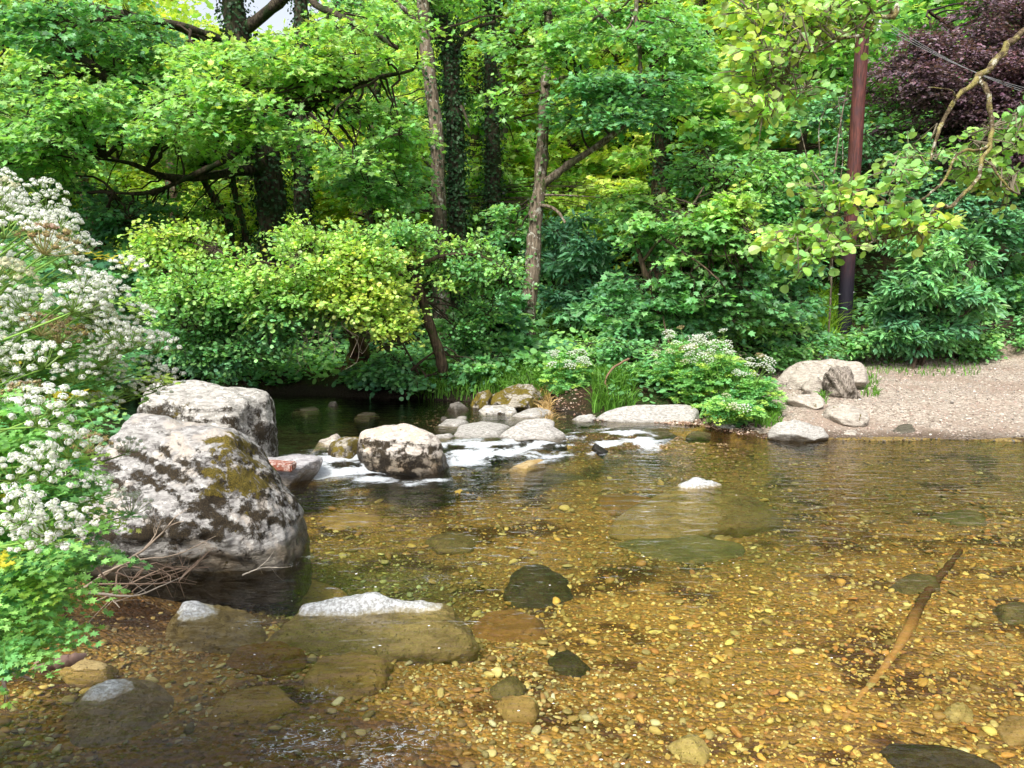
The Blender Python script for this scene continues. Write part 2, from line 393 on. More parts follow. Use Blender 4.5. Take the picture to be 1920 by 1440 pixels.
# ------------------------------------------------------------------ rocks
def rock_mat(name, base=(.40, .38, .35), dark=(.17, .16, .15), pale=(.62, .60, .56), palea=.55, mossd=1.0, mossy=1.0, wetz=0.05, wet=1., strat=(1., 1., 3.5), scale=1., warm=None, band=None, shoulder=False):
    """mossd / mossy: thresholds (1 = none, .5 = half covered)"""
    m, nt = newmat(name); g = G(nt); v = g.objc(); p = g.pos(); z = g.sep(p)[2]
    nzm = g.sep(g.n('ShaderNodeNewGeometry').outputs['Normal'])[2]
    mp = g.n('ShaderNodeMapping'); g.l(v, mp.inputs[0]); mp.inputs['Rotation'].default_value = (.3, .5, .2); mp.inputs['Scale'].default_value = strat
    lay = g.noise(mp.outputs[0], 9*scale, 6, .65, .4); n1 = g.noise(v, 5*scale, 6, .6, .2); n2 = g.noise(v, 38*scale, 5, .7); n3 = g.noise(v, 13*scale, 6, .7)
    c = g.mix(g.ramp(lay, .35, .62), dark, base)
    if warm: c = g.mix(g.ramp(g.noise(v, 3.1*scale, 4), .5, .62), c, warm)
    c = g.mix(g.ramp(n3, palea, palea+.07), c, pale)
    oz = g.sep(v)[2]
    c = g.mix(g.ramp(n2, .60, .68), c, (.10, .095, .09))
    vo = g.vor(v, 26*scale); c = g.mix(g.math('MULTIPLY', g.ramp(vo, .20, .12), g.ramp(n1, .5, .6)), c, pale)
    hgt = g.math('ADD', g.math('MULTIPLY', lay, .7), g.math('MULTIPLY', n2, .35))
    if mossd < 1:
        mk = g.math('ADD', g.math('MULTIPLY', g.noise(v, 4.2*scale, 7, .68, .3), .75), g.math('MULTIPLY', g.noise(v, 22*scale, 4, .7), .25))
        mk = g.math('ADD', mk, g.math('MULTIPLY', g.ramp(nzm, .1, .85), -.16))
        if band: mk = g.math('ADD', mk, g.math('MULTIPLY', g.math('MULTIPLY', g.ramp(oz, band[0], band[0]+.12), g.ramp(oz, band[1], band[1]-.22)), .17)); mk = g.math('ADD', mk, -.085)
        bk = g.noise(v, 75*scale, 3, .75); mk = g.ramp(g.math('ADD', mk, g.math('MULTIPLY_ADD', bk, .24, -.12)), mossd-.03, mossd+.06)
        fine = g.noise(v, 130*scale, 3, .7); mc = g.mix(g.ramp(fine, .4, .62), (.012, .009, .006), (.085, .06, .03))
        c = g.mix(mk, c, mc); hgt = g.math('ADD', hgt, g.math('MULTIPLY', mk, g.math('MULTIPLY_ADD', fine, .9, .6)))
    if mossy < 1:
        mk = g.math('ADD', g.math('MULTIPLY', g.noise(v, 3.3*scale, 6, .62, .5), .8), g.math('MULTIPLY', g.noise(v, 30*scale, 4, .7), .2))
        if shoulder:
            ox = g.sep(v)[0]; mk = g.math('ADD', mk, g.math('MULTIPLY', g.math('MULTIPLY', g.ramp(ox, .12, .34), g.ramp(ox, .62, .46)), g.math('MULTIPLY', g.ramp(oz, .62, .74), .13)))
        mk = g.ramp(mk, mossy, mossy+.05)
        fine = g.noise(v, 110*scale, 3, .7); mc = g.mix(g.ramp(fine, .35, .65), (.05, .045, .008), (.26, .19, .02))
        c = g.mix(mk, c, mc); hgt = g.math('ADD', hgt, g.math('MULTIPLY', mk, fine))
    wl = g.math('MULTIPLY', g.ramp(g.math('ADD', z, g.math('MULTIPLY', n1, -.05)), wetz+.03, wetz-.03), wet)
    c = g.mix(wl, c, g.mix(1., c, (.32, .29, .24), 'MULTIPLY'))
    ud = g.math('MULTIPLY', g.ramp(z, wetz-.05, wetz-.14), min(wet*1., 1.)); c = g.mix(ud, c, g.mix(1., c, (.09, .07, .035), 'MULTIPLY'))  # underwater shade painted in: rock below the waterline goes nearly black
    ro = g.math('MULTIPLY_ADD', wl, -.5, .85)
    g.out(g.bsdf(c, ro, .35, g.bump(hgt, .9, .022))); return m
def sub_mat(name, a, b, scale=1., sky_sheen=False):        # stones under water: algae coated
    m, nt = newmat(name); g = G(nt); v = g.objc(); z = g.sep(g.pos())[2]
    n1 = g.noise(g.scalev(v, (1, 1, 3)), 7*scale, 6, .65, .3); n2 = g.noise(v, 55*scale, 4, .7)
    c = g.mix(g.ramp(n1, .35, .65), a, b); c = g.mix(g.ramp(n2, .55, .68), c, tuple(k*.35 for k in a))
    rough = .75
    if sky_sheen:                                           # wet crest above the surface, its white sky sheen painted in
        top = g.ramp(g.math('ADD', z, g.math('ADD', g.math('MULTIPLY', n2, .035), g.math('MULTIPLY', n1, .03))), 0.022, .058); c = g.mix(top, c, g.mix(g.ramp(n2, .4, .6), (.30, .30, .29), (.58, .59, .60))); rough = g.math('MULTIPLY_ADD', top, -.5, .7)
    g.out(g.bsdf(c, rough, .5, g.bump(g.math('ADD', n1, n2), .7, .015))); return m
def poly_rock(planes, C, sub_, p=22., amp=.03, freq=3., seed=0, fine=.012, strata=.0, sdir=(0, .3, 1), aniso=(1, 1, 1)):
    D, F = ico(sub_); D = nrm(D*np.array(aniso)); N = np.array([q[0] for q in planes]); d = np.array([q[1] for q in planes])
    den = D@N.T; inv = np.maximum(den, 0)/d; r = (inv**p).sum(1)**(-1/p)
    P = D*r[:, None]
    s = seed*7.7; f = fbm(P*freq+s, 4, .5); f2 = fbm(P*freq*5+s, 4, .6)
    P = P+D*(amp*f+fine*f2)[:, None]
    if strata:
        sd_ = nrm(np.array(sdir)); t = P@sd_+.05*fbm(P*2+s, 2)
        k = np.abs(((t*11) % 1)-.5)*2; P = P+D*(strata*(np.clip(k, .15, .8)-.5))[:, None]
    return P+C, F
def finish_rock(name, V, F, mat, label, cat='rock', group=None):
    lo = V.min(0); hi = V.max(0); o0 = np.array([(lo[0]+hi[0])/2, (lo[1]+hi[1])/2, lo[2]])
    me = mesh_np(name, V-o0, F.ravel(), np.arange(len(F))*3, np.full(len(F), 3), None, True)
    return tag(link(name, me, mat, None, o0), label, cat, group)
def standing_rock(label, poly, mat, zbase=0., thick=None, Yc=None, sub_=5, seed=1, sink=.22, tilt=(.2, .6), top=None, name='boulder', group=None, cat='boulder', **kw):
    """poly: outline of the visible face as photo pixels; raised at its real distance on the plane of the rock's middle"""
    r = np.random.default_rng(seed*13+1); poly = np.array(poly, float)
    yb = poly[:, 1].max(); pb = on(poly[:, 0].mean(), yb, zbase)
    wpx = np.ptp(poly[:, 0]); wd = wpx/FPX*pb[1]
    th = thick or wd*.7
    if Yc is None: Yc = pb[1]+th*.45
    W = np.array([at(a, b, Yc) for a, b in poly])[:, [0, 2]]
    low = W[:, 1] < W[:, 1].min()+.15*np.ptp(W[:, 1]); sink = min(sink, .35*wd+.03)
    C2 = W.mean(0); W[low, 0] += np.sign(W[low, 0]-C2[0])*sink*.35; W[low, 1] = zbase-sink
    C2 = np.array([W[:, 0].mean(), (W[:, 1].max()+W[:, 1].min())/2])
    if np.cross(W[1]-W[0], W[2]-W[1]) > 0: W = W[::-1]
    pl = []; n = len(W)
    for i in range(n):
        a = W[i]; b = W[(i+1) % n]; e = b-a; L = np.linalg.norm(e)
        if L < 1e-4: continue
        nn = np.array([-e[1], e[0]])/L
        if nn@(a-C2) < 0: nn = -nn
        for sg in (-1, 1):
            t = r.uniform(*tilt)*sg; v3 = nrm(np.array([nn[0], t, nn[1]]))
            pt = np.array([a[0]-C2[0], 0, a[1]-C2[1]]); dd = v3@pt
            if dd > .01: pl.append((v3, dd))
    for k in range(3): pl.append((nrm([r.uniform(-.5, .5), -1, r.uniform(-.1, .5)]), th/2*r.uniform(.9, 1.1)))
    for k in range(3): pl.append((nrm([r.uniform(-.5, .5), 1, r.uniform(-.1, .5)]), th/2*r.uniform(.9, 1.1)))
    for q in (top or []): pl.append((nrm(q[0]), q[1]))
    sz = np.array([np.ptp(W[:, 0]), th, np.ptp(W[:, 1])]); sz = sz/sz.max()
    kw.setdefault('amp', .075*wd/.8); kw.setdefault('fine', .012*min(1, wd/.6)); kw.setdefault('freq', 2.6/max(wd, .25))
    V, F = poly_rock(pl, np.array([C2[0], Yc, C2[1]]), sub_, seed=seed, aniso=sz, **kw)
    return finish_rock(name, V, F, mat, label, cat, group)
def flat_rock(label, foot, mat, z=0., height=.08, base=-.3, sub_=5, seed=1, slope=(0, 0), name='flat_stone', group=None, cat='stone', drowned=False, caps=(), **kw):
    """foot: footprint on the plane z as photo pixels; top raised to z+height"""
    r = np.random.default_rng(seed*29+3)
    if drowned:
        for _ in range(5):
            q = on(np.mean([f[0] for f in foot]), np.mean([f[1] for f in foot]), z); z = gh(q[0], q[1])+.02
        base = z-.09
    W = np.array([on(a, b, z)[:2] for a, b in foot]); C = W.mean(0)
    if len(W) == 4: pass
    n = len(W); pl = []; zc = (z+height+base)/2; hz = (z+height-base)/2
    for i in range(n):
        a = W[i]; b = W[(i+1) % n]; e = b-a; L = np.linalg.norm(e); nn = np.array([-e[1], e[0]])/L
        if nn@(a-C) < 0: nn = -nn
        t = r.uniform(.3, 1.5); v3 = nrm([nn[0], nn[1], t]); pt = np.array([*(a-C), z-zc]); dd = v3@pt
        if dd > .01: pl.append((v3, dd))
        pl.append((nrm([nn[0], nn[1], -.3]), max(nn@(a-C), .02)*1.05))
    for k in range(3): pl.append((nrm([slope[0]+r.uniform(-.12, .12), slope[1]+r.uniform(-.12, .12), 1]), hz*r.uniform(.92, 1.02)))
    pl.append((np.array([0, 0, -1.]), hz))
    for q in caps: pl.append((nrm(q[0]), hz*q[1]))
    wd = max(np.ptp(W[:, 0]), .15); sz = np.array([np.ptp(W[:, 0]), np.ptp(W[:, 1]), 2*hz]); sz = sz/sz.max()
    kw.setdefault('amp', min(.035, .07*wd)); kw.setdefault('fine', .010); kw.setdefault('freq', 2.4/wd)
    V, F = poly_rock(pl, np.array([C[0], C[1], zc]), sub_, seed=seed, aniso=sz, **kw)
    return finish_rock(name, V, F, mat, label, cat, group)

R_hero = rock_mat('boulder_lichen_black_moss', (.345, .335, .325), (.15, .14, .135), (.48, .47, .45), .57, .482, .60, .10, scale=1.75, strat=(1, 1, 4), warm=(.37, .33, .29), band=(.44, 1.08), shoulder=True)
R_grey = rock_mat('grey_boulder_moss', (.42, .40, .37), (.20, .19, .17), (.62, .60, .56), .56, .49, .63, .04, scale=1.5)
R_slab = rock_mat('pale_slate', (.36, .35, .36), (.20, .19, .20), (.50, .49, .48), .6, 1., 1., .03, scale=1.5, strat=(1, 3, 5))
R_mid = rock_mat('pale_boulder_moss_skirt', (.50, .46, .41), (.30, .26, .23), (.68, .64, .58), .58, .46, .62, .12, scale=2., warm=(.46, .38, .30))
R_mossy = rock_mat('mossy_rock', (.34, .31, .26), (.15, .13, .10), (.5, .48, .42), .6, .47, .47, .05, scale=2.4)
R_pale = rock_mat('pale_river_rock', (.42, .40, .375), (.20, .19, .175), (.56, .55, .53), .57, .57, 1., .08, scale=2.6, strat=(1, 1.5, 5))
R_bank = rock_mat('bank_rock', (.40, .36, .31), (.23, .20, .17), (.55, .52, .46), .58, .60, .60, .0, 0., scale=1.8)
R_dark = rock_mat('dark_wet_rock', (.07, .065, .06), (.03, .03, .03), (.16, .16, .16), .62, 1., 1., .1, scale=3.)
R_beach = rock_mat('speckled_beach_boulder', (.40, .385, .36), (.24, .23, .21), (.54, .53, .51), .57, 1., 1., .0, .8, scale=3.)
R_dull = rock_mat('dull_dark_rock', (.17, .155, .14), (.08, .07, .06), (.26, .25, .24), .6, .6, 1., .12, scale=2.)
R_wood = rock_mat('contorted_streaky_rock', (.30, .26, .22), (.07, .055, .045), (.45, .42, .36), .6, .55, 1., .0, 0., scale=1.8, strat=(5, 5, .8))

standing_rock('large pale lichened boulder with black moss at the left water edge',
    [(165, 850), (215, 778), (270, 766), (330, 778), (430, 803), (492, 880), (540, 955), (572, 1022), (550, 1048), (240, 1090), (170, 1060)],
    R_hero, 0, thick=.95, sub_=7, seed=3, sink=.3, tilt=(.1, .4), strata=.014, sdir=(.45, .2, 1), amp=.09, fine=.02, freq=2.4, p=26,
    top=[((-.25, -.8, .75), .34), ((.62, -.75, .35), .44), ((.2, -.55, .85), .43), ((.05, -1, -.45), .40)])
standing_rock('flat topped grey boulder with mossy face behind the large one',
    [(268, 735), (285, 712), (345, 706), (430, 712), (505, 732), (518, 752), (518, 800), (495, 822), (440, 832), (275, 830)],
    R_grey, .0, thick=1.2, sub_=6, seed=5, sink=.2, tilt=(.1, .45), strata=.01, p=18, Yc=6.6)
standing_rock('slanted smooth grey slab tucked behind the large boulder',
    [(470, 852), (500, 842), (560, 850), (608, 848), (600, 880), (560, 908), (480, 905)], R_slab, 0, thick=.5, sub_=6, seed=8, sink=.15, strata=.006,
    name='rock_slab', cat='slab')
standing_rock('pale domed boulder with black moss skirt beside the rapids',
    [(668, 835), (672, 812), (705, 797), (760, 790), (795, 800), (822, 818), (838, 850), (842, 880), (800, 888), (700, 882)], R_mid, .0, thick=.55,
    sub_=6, seed=9, sink=.2, tilt=(.2, .6), strata=.008)
standing_rock('small yellow mossed rock against the domed boulder', [(612, 862), (620, 828), (645, 816), (678, 818), (685, 872), (640, 876)], R_mossy, .0,
    thick=.4, sub_=5, seed=10, sink=.15, name='mossy_rock', cat='rock')
standing_rock('pale low rock behind the right end of the domed boulder', [(806, 838), (815, 815), (845, 813), (862, 828), (858, 852), (812, 856)], R_pale, .08, thick=.35,
    sub_=5, seed=11, sink=.15, Yc=7.75, name='river_rock', cat='rock')
standing_rock('low grey brown rock in dark water left of the domed boulder', [(585, 836), (600, 824), (632, 813), (640, 822), (634, 838)], R_bank, .08, thick=.35, sub_=5, seed=12,
    sink=.15, name='river_rock', cat='rock')
flat_rock('long flat pale rock left of the rounded one above the rapids', [(852, 818), (858, 800), (920, 797), (958, 800), (930, 822), (880, 826)], R_pale, .10, .05, -.2, seed=13, name='flat_rock', cat='rock')
standing_rock('smooth rounded grey rock at the head of the rapids', [(932, 820), (955, 800), (1000, 790), (1035, 795), (1062, 812), (1060, 830), (990, 832), (940, 826)], R_pale, .08, thick=.6,
    sub_=5, seed=14, sink=.15, tilt=(.4, .9), name='river_rock', cat='rock')
standing_rock('thin pale rock just behind the smooth rounded rock', [(965, 795), (990, 784), (1025, 783), (1040, 790), (1035, 800), (975, 802)], R_pale, .10, thick=.3, sub_=4, seed=15, sink=.1,
    name='river_rock', cat='rock')
flat_rock('small white flat rock alone upstream of the rapids', [(820, 798), (835, 788), (870, 786), (880, 792), (860, 800)], R_pale, .10, .04, -.2, sub_=4, seed=16, name='flat_rock', cat='rock')
flat_rock('tiny pale flat rock near the wet gravel bar', [(852, 786), (860, 781), (876, 781), (874, 786)], R_pale, .10, .03, -.2, sub_=4, seed=17, name='flat_rock', cat='rock')
standing_rock('tiny dark rounded stone upstream of white flat rock', [(822, 787), (828, 781), (838, 782), (842, 788)], R_dull, .10, sub_=4, seed=18, sink=.1, name='river_rock', cat='rock')
flat_rock('pale flat ledge at the foot of the dry grass boulder', [(960, 782), (975, 772), (1015, 769), (1038, 776), (1010, 783)], R_pale, .10, .06, -.2, sub_=5, seed=19, name='flat_rock', cat='rock')
standing_rock('mossy topped boulder with dry grass on the far bank', [(912, 762), (925, 738), (960, 722), (1000, 718), (1018, 735), (1020, 765), (960, 772)], R_mossy, .10, thick=.9,
    sub_=6, seed=20, sink=.2, tilt=(.3, .7))
standing_rock('angular mossy stone leaning left of the dry grass boulder', [(880, 762), (895, 735), (918, 729), (925, 740), (905, 768)], R_mossy, .10, thick=.4, sub_=5, seed=21, sink=.15, name='mossy_rock', cat='rock')
standing_rock('low grey stone at the water edge below the mossy rocks', [(834, 770), (845, 757), (862, 753), (880, 766), (878, 772)], R_dull, .10, thick=.35, sub_=5, seed=22, sink=.12, name='river_rock', cat='rock')
standing_rock('mottled grey rock in front of the dry grass boulder', [(898, 772), (912, 760), (945, 757), (968, 765), (968, 776), (915, 776)], R_grey, .10, thick=.35, sub_=5, seed=23, sink=.12, name='river_rock', cat='rock')
flat_rock('faint grey rock awash near the dark far bank', [(668, 779), (680, 772), (700, 772), (706, 777), (690, 780)], R_dull, .10, .02, -.2, sub_=4, seed=24, name='flat_rock', cat='rock')
standing_rock('small grey stone under the overhanging alder', [(612, 762), (618, 753), (630, 752), (638, 762)], R_dull, .10, sub_=4, seed=25, sink=.1, name='river_rock', cat='rock')
flat_rock('low dark rock barely above the shaded water', [(550, 768), (565, 761), (590, 762), (600, 768), (575, 772)], R_dull, .10, .02, -.2, sub_=4, seed=26, name='flat_rock', cat='rock')
standing_rock('long whale backed pale rock under the flowering bush',
    [(1095, 808), (1110, 788), (1145, 768), (1200, 757), (1290, 756), (1316, 766), (1318, 796), (1290, 806), (1180, 812)], R_pale, .02, thick=1.0, sub_=6, seed=27, sink=.15, tilt=(.35, .8), amp=.05)
flat_rock('small pale ledge below the whale backed rock', [(1200, 812), (1215, 800), (1262, 802), (1292, 810), (1240, 816)], R_pale, 0., .05, -.2, seed=28, name='flat_rock', cat='rock')
flat_rock('thin flat rock at the waterline right of the ledge', [(1290, 816), (1300, 811), (1345, 812), (1352, 818)], R_pale, 0., .03, -.2, sub_=4, seed=29, name='flat_rock', cat='rock')
standing_rock('dark streaked rock shaded by the flowering bush', [(1325, 808), (1335, 785), (1365, 778), (1395, 795), (1400, 812), (1350, 816)], R_grey, .0, thick=.4, sub_=5, seed=30, sink=.1, name='bank_rock', cat='rock')
standing_rock('grey rock between gravel bar and whale backed rock', [(1068, 790), (1080, 779), (1110, 776), (1118, 784), (1095, 794)], R_pale, .08, thick=.35, sub_=5, seed=31, sink=.1, name='bank_rock', cat='rock')
standing_rock('speckled round topped boulder at the beach waterline',
    [(1440, 822), (1445, 800), (1470, 788), (1510, 786), (1545, 800), (1556, 822), (1500, 833)], R_beach, .0, thick=.6, sub_=6, seed=32, sink=.15, tilt=(.5, 1.), name='beach_boulder')
Zb = .18
standing_rock('wedge shaped pale stone stacked below the big bank boulder', [(1468, 750), (1480, 738), (1535, 735), (1546, 748), (1535, 768), (1505, 778)], R_bank, .12, thick=.55, sub_=5, seed=33, sink=.05,
    name='bank_rock', cat='rock')
standing_rock('faceted grey stone lying at the beach edge', [(1540, 780), (1548, 762), (1580, 757), (1625, 768), (1632, 782), (1610, 792), (1560, 788)], R_bank, .10, thick=.5, sub_=5, seed=34, sink=.1, name='bank_rock', cat='rock')
standing_rock('small smooth stone resting against the big bank boulder', [(1502, 728), (1512, 712), (1532, 703), (1542, 715), (1538, 735), (1512, 736)], R_bank, .25, Yc=10.2, thick=.3, sub_=5, seed=35, sink=.05, name='bank_rock', cat='rock')
standing_rock('big tan bank boulder with ochre moss on its left end',
    [(1448, 738), (1460, 702), (1500, 676), (1560, 668), (1618, 676), (1628, 712), (1616, 745), (1475, 760)], R_bank, .2, Yc=10.9, thick=1.2, sub_=6, seed=36, sink=.2, tilt=(.3, .7))
standing_rock('dark contorted streaky rock hanging off the big bank boulder',
    [(1545, 745), (1543, 700), (1560, 684), (1600, 695), (1612, 740), (1616, 760), (1575, 762)], R_wood, .2, Yc=10.0, thick=.45, sub_=6, seed=37, sink=.1, strata=.03, sdir=(.8, 0, .5), name='bank_rock', cat='rock')
standing_rock('half buried pale stone below the wedge shaped stone', [(1450, 778), (1458, 762), (1485, 757), (1498, 772), (1480, 785)], R_bank, .05, thick=.3, sub_=4, seed=38, sink=.1, name='bank_rock', cat='rock')
flat_rock('white angular stone lying on the beach near the water', [(1668, 812), (1680, 802), (1712, 802), (1716, 812), (1690, 816)], R_pale, .02, .05, -.1, sub_=4, seed=39, name='beach_stone')
flat_rock('small pink stone on the beach beside the white one', [(1580, 815), (1590, 808), (1610, 810), (1606, 817)], R_bank, .02, .04, -.1, sub_=4, seed=40, name='beach_stone')
flat_rock('narrow buff stone on the beach right of faceted stone', [(1635, 808), (1650, 798), (1668, 798), (1660, 808)], R_bank, .02, .04, -.1, sub_=4, seed=41, name='beach_stone')
standing_rock('small jagged black wet rock at the rapids end', [(1108, 842), (1115, 830), (1130, 838), (1142, 846), (1125, 849)], R_dark, 0, thick=.14, sub_=4, seed=42, sink=.08, name='black_rock', cat='rock')
flat_rock('tan hump of rock under the lip of the rapids', [(960, 875), (985, 864), (1010, 860), (1020, 866), (985, 878)], sub_mat('tan_wet_rock', (.30, .2, .07), (.42, .33, .18)), 0.0, .02, -.2, sub_=5, seed=43, name='wet_rock', cat='rock')

S_bed = sub_mat('silted_stone', (.17, .125, .045), (.27, .21, .08), sky_sheen=True)
S_olive = sub_mat('olive_algae_stone', (.09, .08, .035), (.17, .145, .06), sky_sheen=True)
S_green = sub_mat('green_algae_stone', (.09, .095, .035), (.17, .16, .06), sky_sheen=True)
S_brown = sub_mat('brown_algae_stone', (.17, .09, .022), (.26, .15, .04))
S_dark = sub_mat('dark_algae_stone', (.02, .018, .008), (.05, .04, .014))
S_tan = sub_mat('tan_algae_stone', (.26, .18, .065), (.40, .30, .13))
S_pale = sub_mat('pale_drowned_stone', (.40, .34, .14), (.55, .48, .22))
S_log = sub_mat('stone_crest', (.19, .155, .07), (.31, .26, .13), sky_sheen=True)
flat_rock('long low stone with a white wet crest in the shallows', [(492, 1205), (540, 1168), (640, 1150), (770, 1142), (880, 1160), (895, 1195), (800, 1218), (600, 1225)], S_log, -.11, .172, -.3, seed=50, sub_=6,
    slope=(.03, .35), name='crested_stone', p=16, amp=.06, fine=.018, freq=4.5, caps=[((.10, -.42, 1), .88), ((-.05, -.1, 1), .97), ((.12, .1, 1), .97)])
flat_rock('stone with white wet left tip beside the long crested one', [(308, 1180), (340, 1150), (430, 1145), (500, 1170), (498, 1205), (440, 1222), (330, 1215)], S_log, -.10, .138, -.3, seed=51, sub_=6,
    slope=(.16, .05), name='crested_stone', p=16, amp=.05, fine=.015, freq=5., caps=[((.32, -.25, 1), .80), ((.3, .2, 1), .85)])
flat_rock('drowned slab between the big boulder and crested stones', [(465, 1130), (490, 1098), (580, 1088), (650, 1110), (640, 1150), (540, 1158)], S_tan, -.12, .06, -.35, drowned=True, seed=52, name='drowned_slab')
flat_rock('smooth brown drowned stone under the crested stone', [(425, 1240), (445, 1222), (520, 1216), (578, 1228), (575, 1246), (500, 1262)], S_brown, -.12, .06, -.3, drowned=True, seed=53, name='drowned_stone')
flat_rock('rough drowned slab right of the smooth brown stone', [(570, 1285), (590, 1240), (680, 1228), (735, 1240), (720, 1275), (650, 1300)], S_tan, -.14, .06, -.3, drowned=True, seed=54, name='drowned_slab', strata=.01)
flat_rock('golden drowned stone at the right end of the crest', [(885, 1195), (895, 1160), (960, 1150), (1020, 1165), (1025, 1195), (940, 1215)], S_brown, -.12, .06, -.35, drowned=True, seed=55, name='drowned_stone')
flat_rock('large dark ragged drowned stone in the middle of the bed', [(940, 1110), (960, 1075), (1010, 1068), (1060, 1085), (1082, 1130), (1020, 1145), (960, 1135)], S_dark, -.2, .12, -.4, drowned=True, seed=56, name='drowned_stone', amp=.04)
flat_rock('wide green drowned boulder with white painted sky sheen on its wet cap', [(1135, 985), (1180, 958), (1250, 938), (1340, 935), (1440, 955), (1475, 972), (1370, 992), (1240, 1008)], S_bed, -.25, .322, -.36, seed=57, sub_=6, p=16, amp=.07, fine=.02, freq=3.2, caps=[((.50, -.62, 1), .98), ((-.36, -.55, 1), .97), ((.32, .5, 1), .97), ((-.5, .4, 1), .95), ((0, -.8, 1), 1.03)],
    name='drowned_boulder', cat='boulder')
flat_rock('green drowned slab in front of the capped boulder', [(1160, 1015), (1230, 1003), (1390, 1022), (1395, 1040), (1300, 1052), (1220, 1040)], S_green, -.18, .04, -.4, drowned=True, seed=58, name='drowned_slab')
flat_rock('pale oval drowned stone by the green slab', [(1306, 998), (1325, 990), (1365, 993), (1378, 1003), (1345, 1012)], S_pale, -.15, .04, -.3, sub_=4, drowned=True, seed=59, name='drowned_stone')
flat_rock('big sloping slab with white wet tip at bottom left', [(60, 1400), (150, 1330), (260, 1290), (345, 1310), (330, 1360), (230, 1420), (120, 1445)], sub_mat('tip_slab', (.21, .165, .09), (.34, .28, .17), sky_sheen=True), -.15, .198, -.3, seed=60, sub_=6, p=12, amp=.04, freq=4., caps=[((.3, .25, 1), .82), ((-.35, .3, 1), .93), ((.1, -.5, 1), .9)],
    slope=(.12, .12), name='drowned_slab')
flat_rock('small tan drowned slab above the bottom edge', [(390, 1340), (430, 1300), (520, 1290), (560, 1320), (480, 1350)], S_tan, -.10, .03, -.3, drowned=True, seed=61, name='drowned_slab')
for i, (ft, mt, lb) in enumerate([
    ([(1030, 1235), (1070, 1222), (1105, 1250), (1085, 1268), (1050, 1258)], S_dark, 'dark tilted cobble on the golden gravel bed'),
    ([(918, 1290), (950, 1270), (985, 1285), (970, 1305), (930, 1305)], S_olive, 'olive cobble left of the dark tilted cobble'),
    ([(932, 1320), (960, 1308), (1010, 1322), (1005, 1345), (950, 1345)], S_tan, 'brown cobble near the bottom centre of the bed'),
    ([(1650, 1400), (1720, 1390), (1790, 1410), (1870, 1420), (1870, 1440), (1700, 1436)], S_dark, 'long dark cobble at the bottom right of the bed'),
    ([(1870, 1360), (1900, 1345), (1950, 1355), (1950, 1385), (1890, 1390)], S_tan, 'rounded ochre cobble cut by the right frame edge'),
    ([(1770, 1335), (1785, 1325), (1820, 1328), (1822, 1345), (1790, 1348)], S_pale, 'pinkish pale cobble low on the right of the bed'),
    ([(1665, 1100), (1700, 1078), (1760, 1082), (1765, 1105), (1700, 1112)], S_olive, 'olive stone under the far end of the sunken log'),
    ([(1740, 970), (1790, 962), (1850, 966), (1850, 982), (1790, 984)], S_green, 'greenish slab far out in the right pool'),
    ([(1630, 870), (1680, 862), (1720, 868), (1700, 874)], S_brown, 'reddish flat stone just under the far right water'),
    ([(1250, 1395), (1290, 1380), (1330, 1400), (1320, 1425), (1280, 1420)], S_pale, 'long yellow slab stone at the bottom of the bed'),
    ([(1115, 940), (1150, 930), (1210, 925), (1230, 940), (1150, 962)], S_brown, 'tan drowned stone left of the capped boulder'),
    ([(930, 885), (990, 880), (1080, 884), (1100, 895), (1000, 905)], S_olive, 'dark drowned stone below the rapids lip'),
    ([(560, 960), (620, 945), (700, 950), (720, 975), (620, 990)], S_tan, 'sunken stone in the pool beside the big boulder'),
    ([(800, 1010), (850, 1000), (900, 1012), (880, 1030), (820, 1030)], S_olive, 'sunken olive stone in the middle pool'),
    ([(100, 1250), (150, 1235), (220, 1250), (200, 1275), (130, 1275)], S_tan, 'flat drowned stone near the driftwood'),
    ([(1860, 1140), (1900, 1130), (1960, 1140), (1950, 1165), (1880, 1165)], S_olive, 'olive stone at the right edge of the bed')]):
    flat_rock(lb, ft, mt, -.2, .045, -.4, drowned=True, sub_=4, seed=70+i, name='drowned_cobble', cat='cobble', group='cobbles on the river bed')

# ------------------------------------------------------------------ gravel under water and on the beach
def pebbles(name, x, y, size, cols, mat, lab, sub_=1, flat=(.22, .5), lift=.15, seed=0):
    r = np.random.default_rng(seed); acc = Acc(); D, F = ico(sub_); n = len(x); nv = 8
    which = r.integers(0, nv, n); z = ground_h(x, y)
    for k in range(nv):
        T = D.copy(); pl = [nrm(r.normal(size=3)) for _ in range(7)]
        den = np.maximum(T@np.array(pl).T, 0)/r.uniform(.42, .85, 7); rr = (np.maximum(den, 1e-3)**16).sum(1)+1; T = T*(rr**(-1/16))[:, None]
        s = which == k; ns = s.sum(); a = r.uniform(0, 2*PI, ns); tl = r.normal(0, .22, (ns, 2)); sz = size[s]
        nz = nrm(np.stack([tl[:, 0], tl[:, 1], np.ones(ns)], -1)); ax = nrm(np.cross(np.stack([np.cos(a), np.sin(a), 0*a], -1), nz)); ay = np.cross(nz, ax)
        M = np.stack([ax*(sz*.5)[:, None], ay*(sz*.5*r.uniform(.5, .95, ns))[:, None], nz*(sz*.5*r.uniform(*flat, ns))[:, None]], 1)
        P = np.stack([x[s], y[s], z[s]+sz*lift*r.uniform(0, 1.2, ns)], -1)
        acc.add(*instances(T, F, M, P, cols[s]))
    me = acc.mesh(name, sub_ > 1)
    return tag(link(name, me, mat), lab, 'gravel', kind='stuff')
def pick(pal, n, r): pal = np.array(pal); return pal[r.integers(0, len(pal), n)]*np.clip(r.normal(1, .24, (n, 1)), .4, 1.7)
r = np.random.default_rng(21)
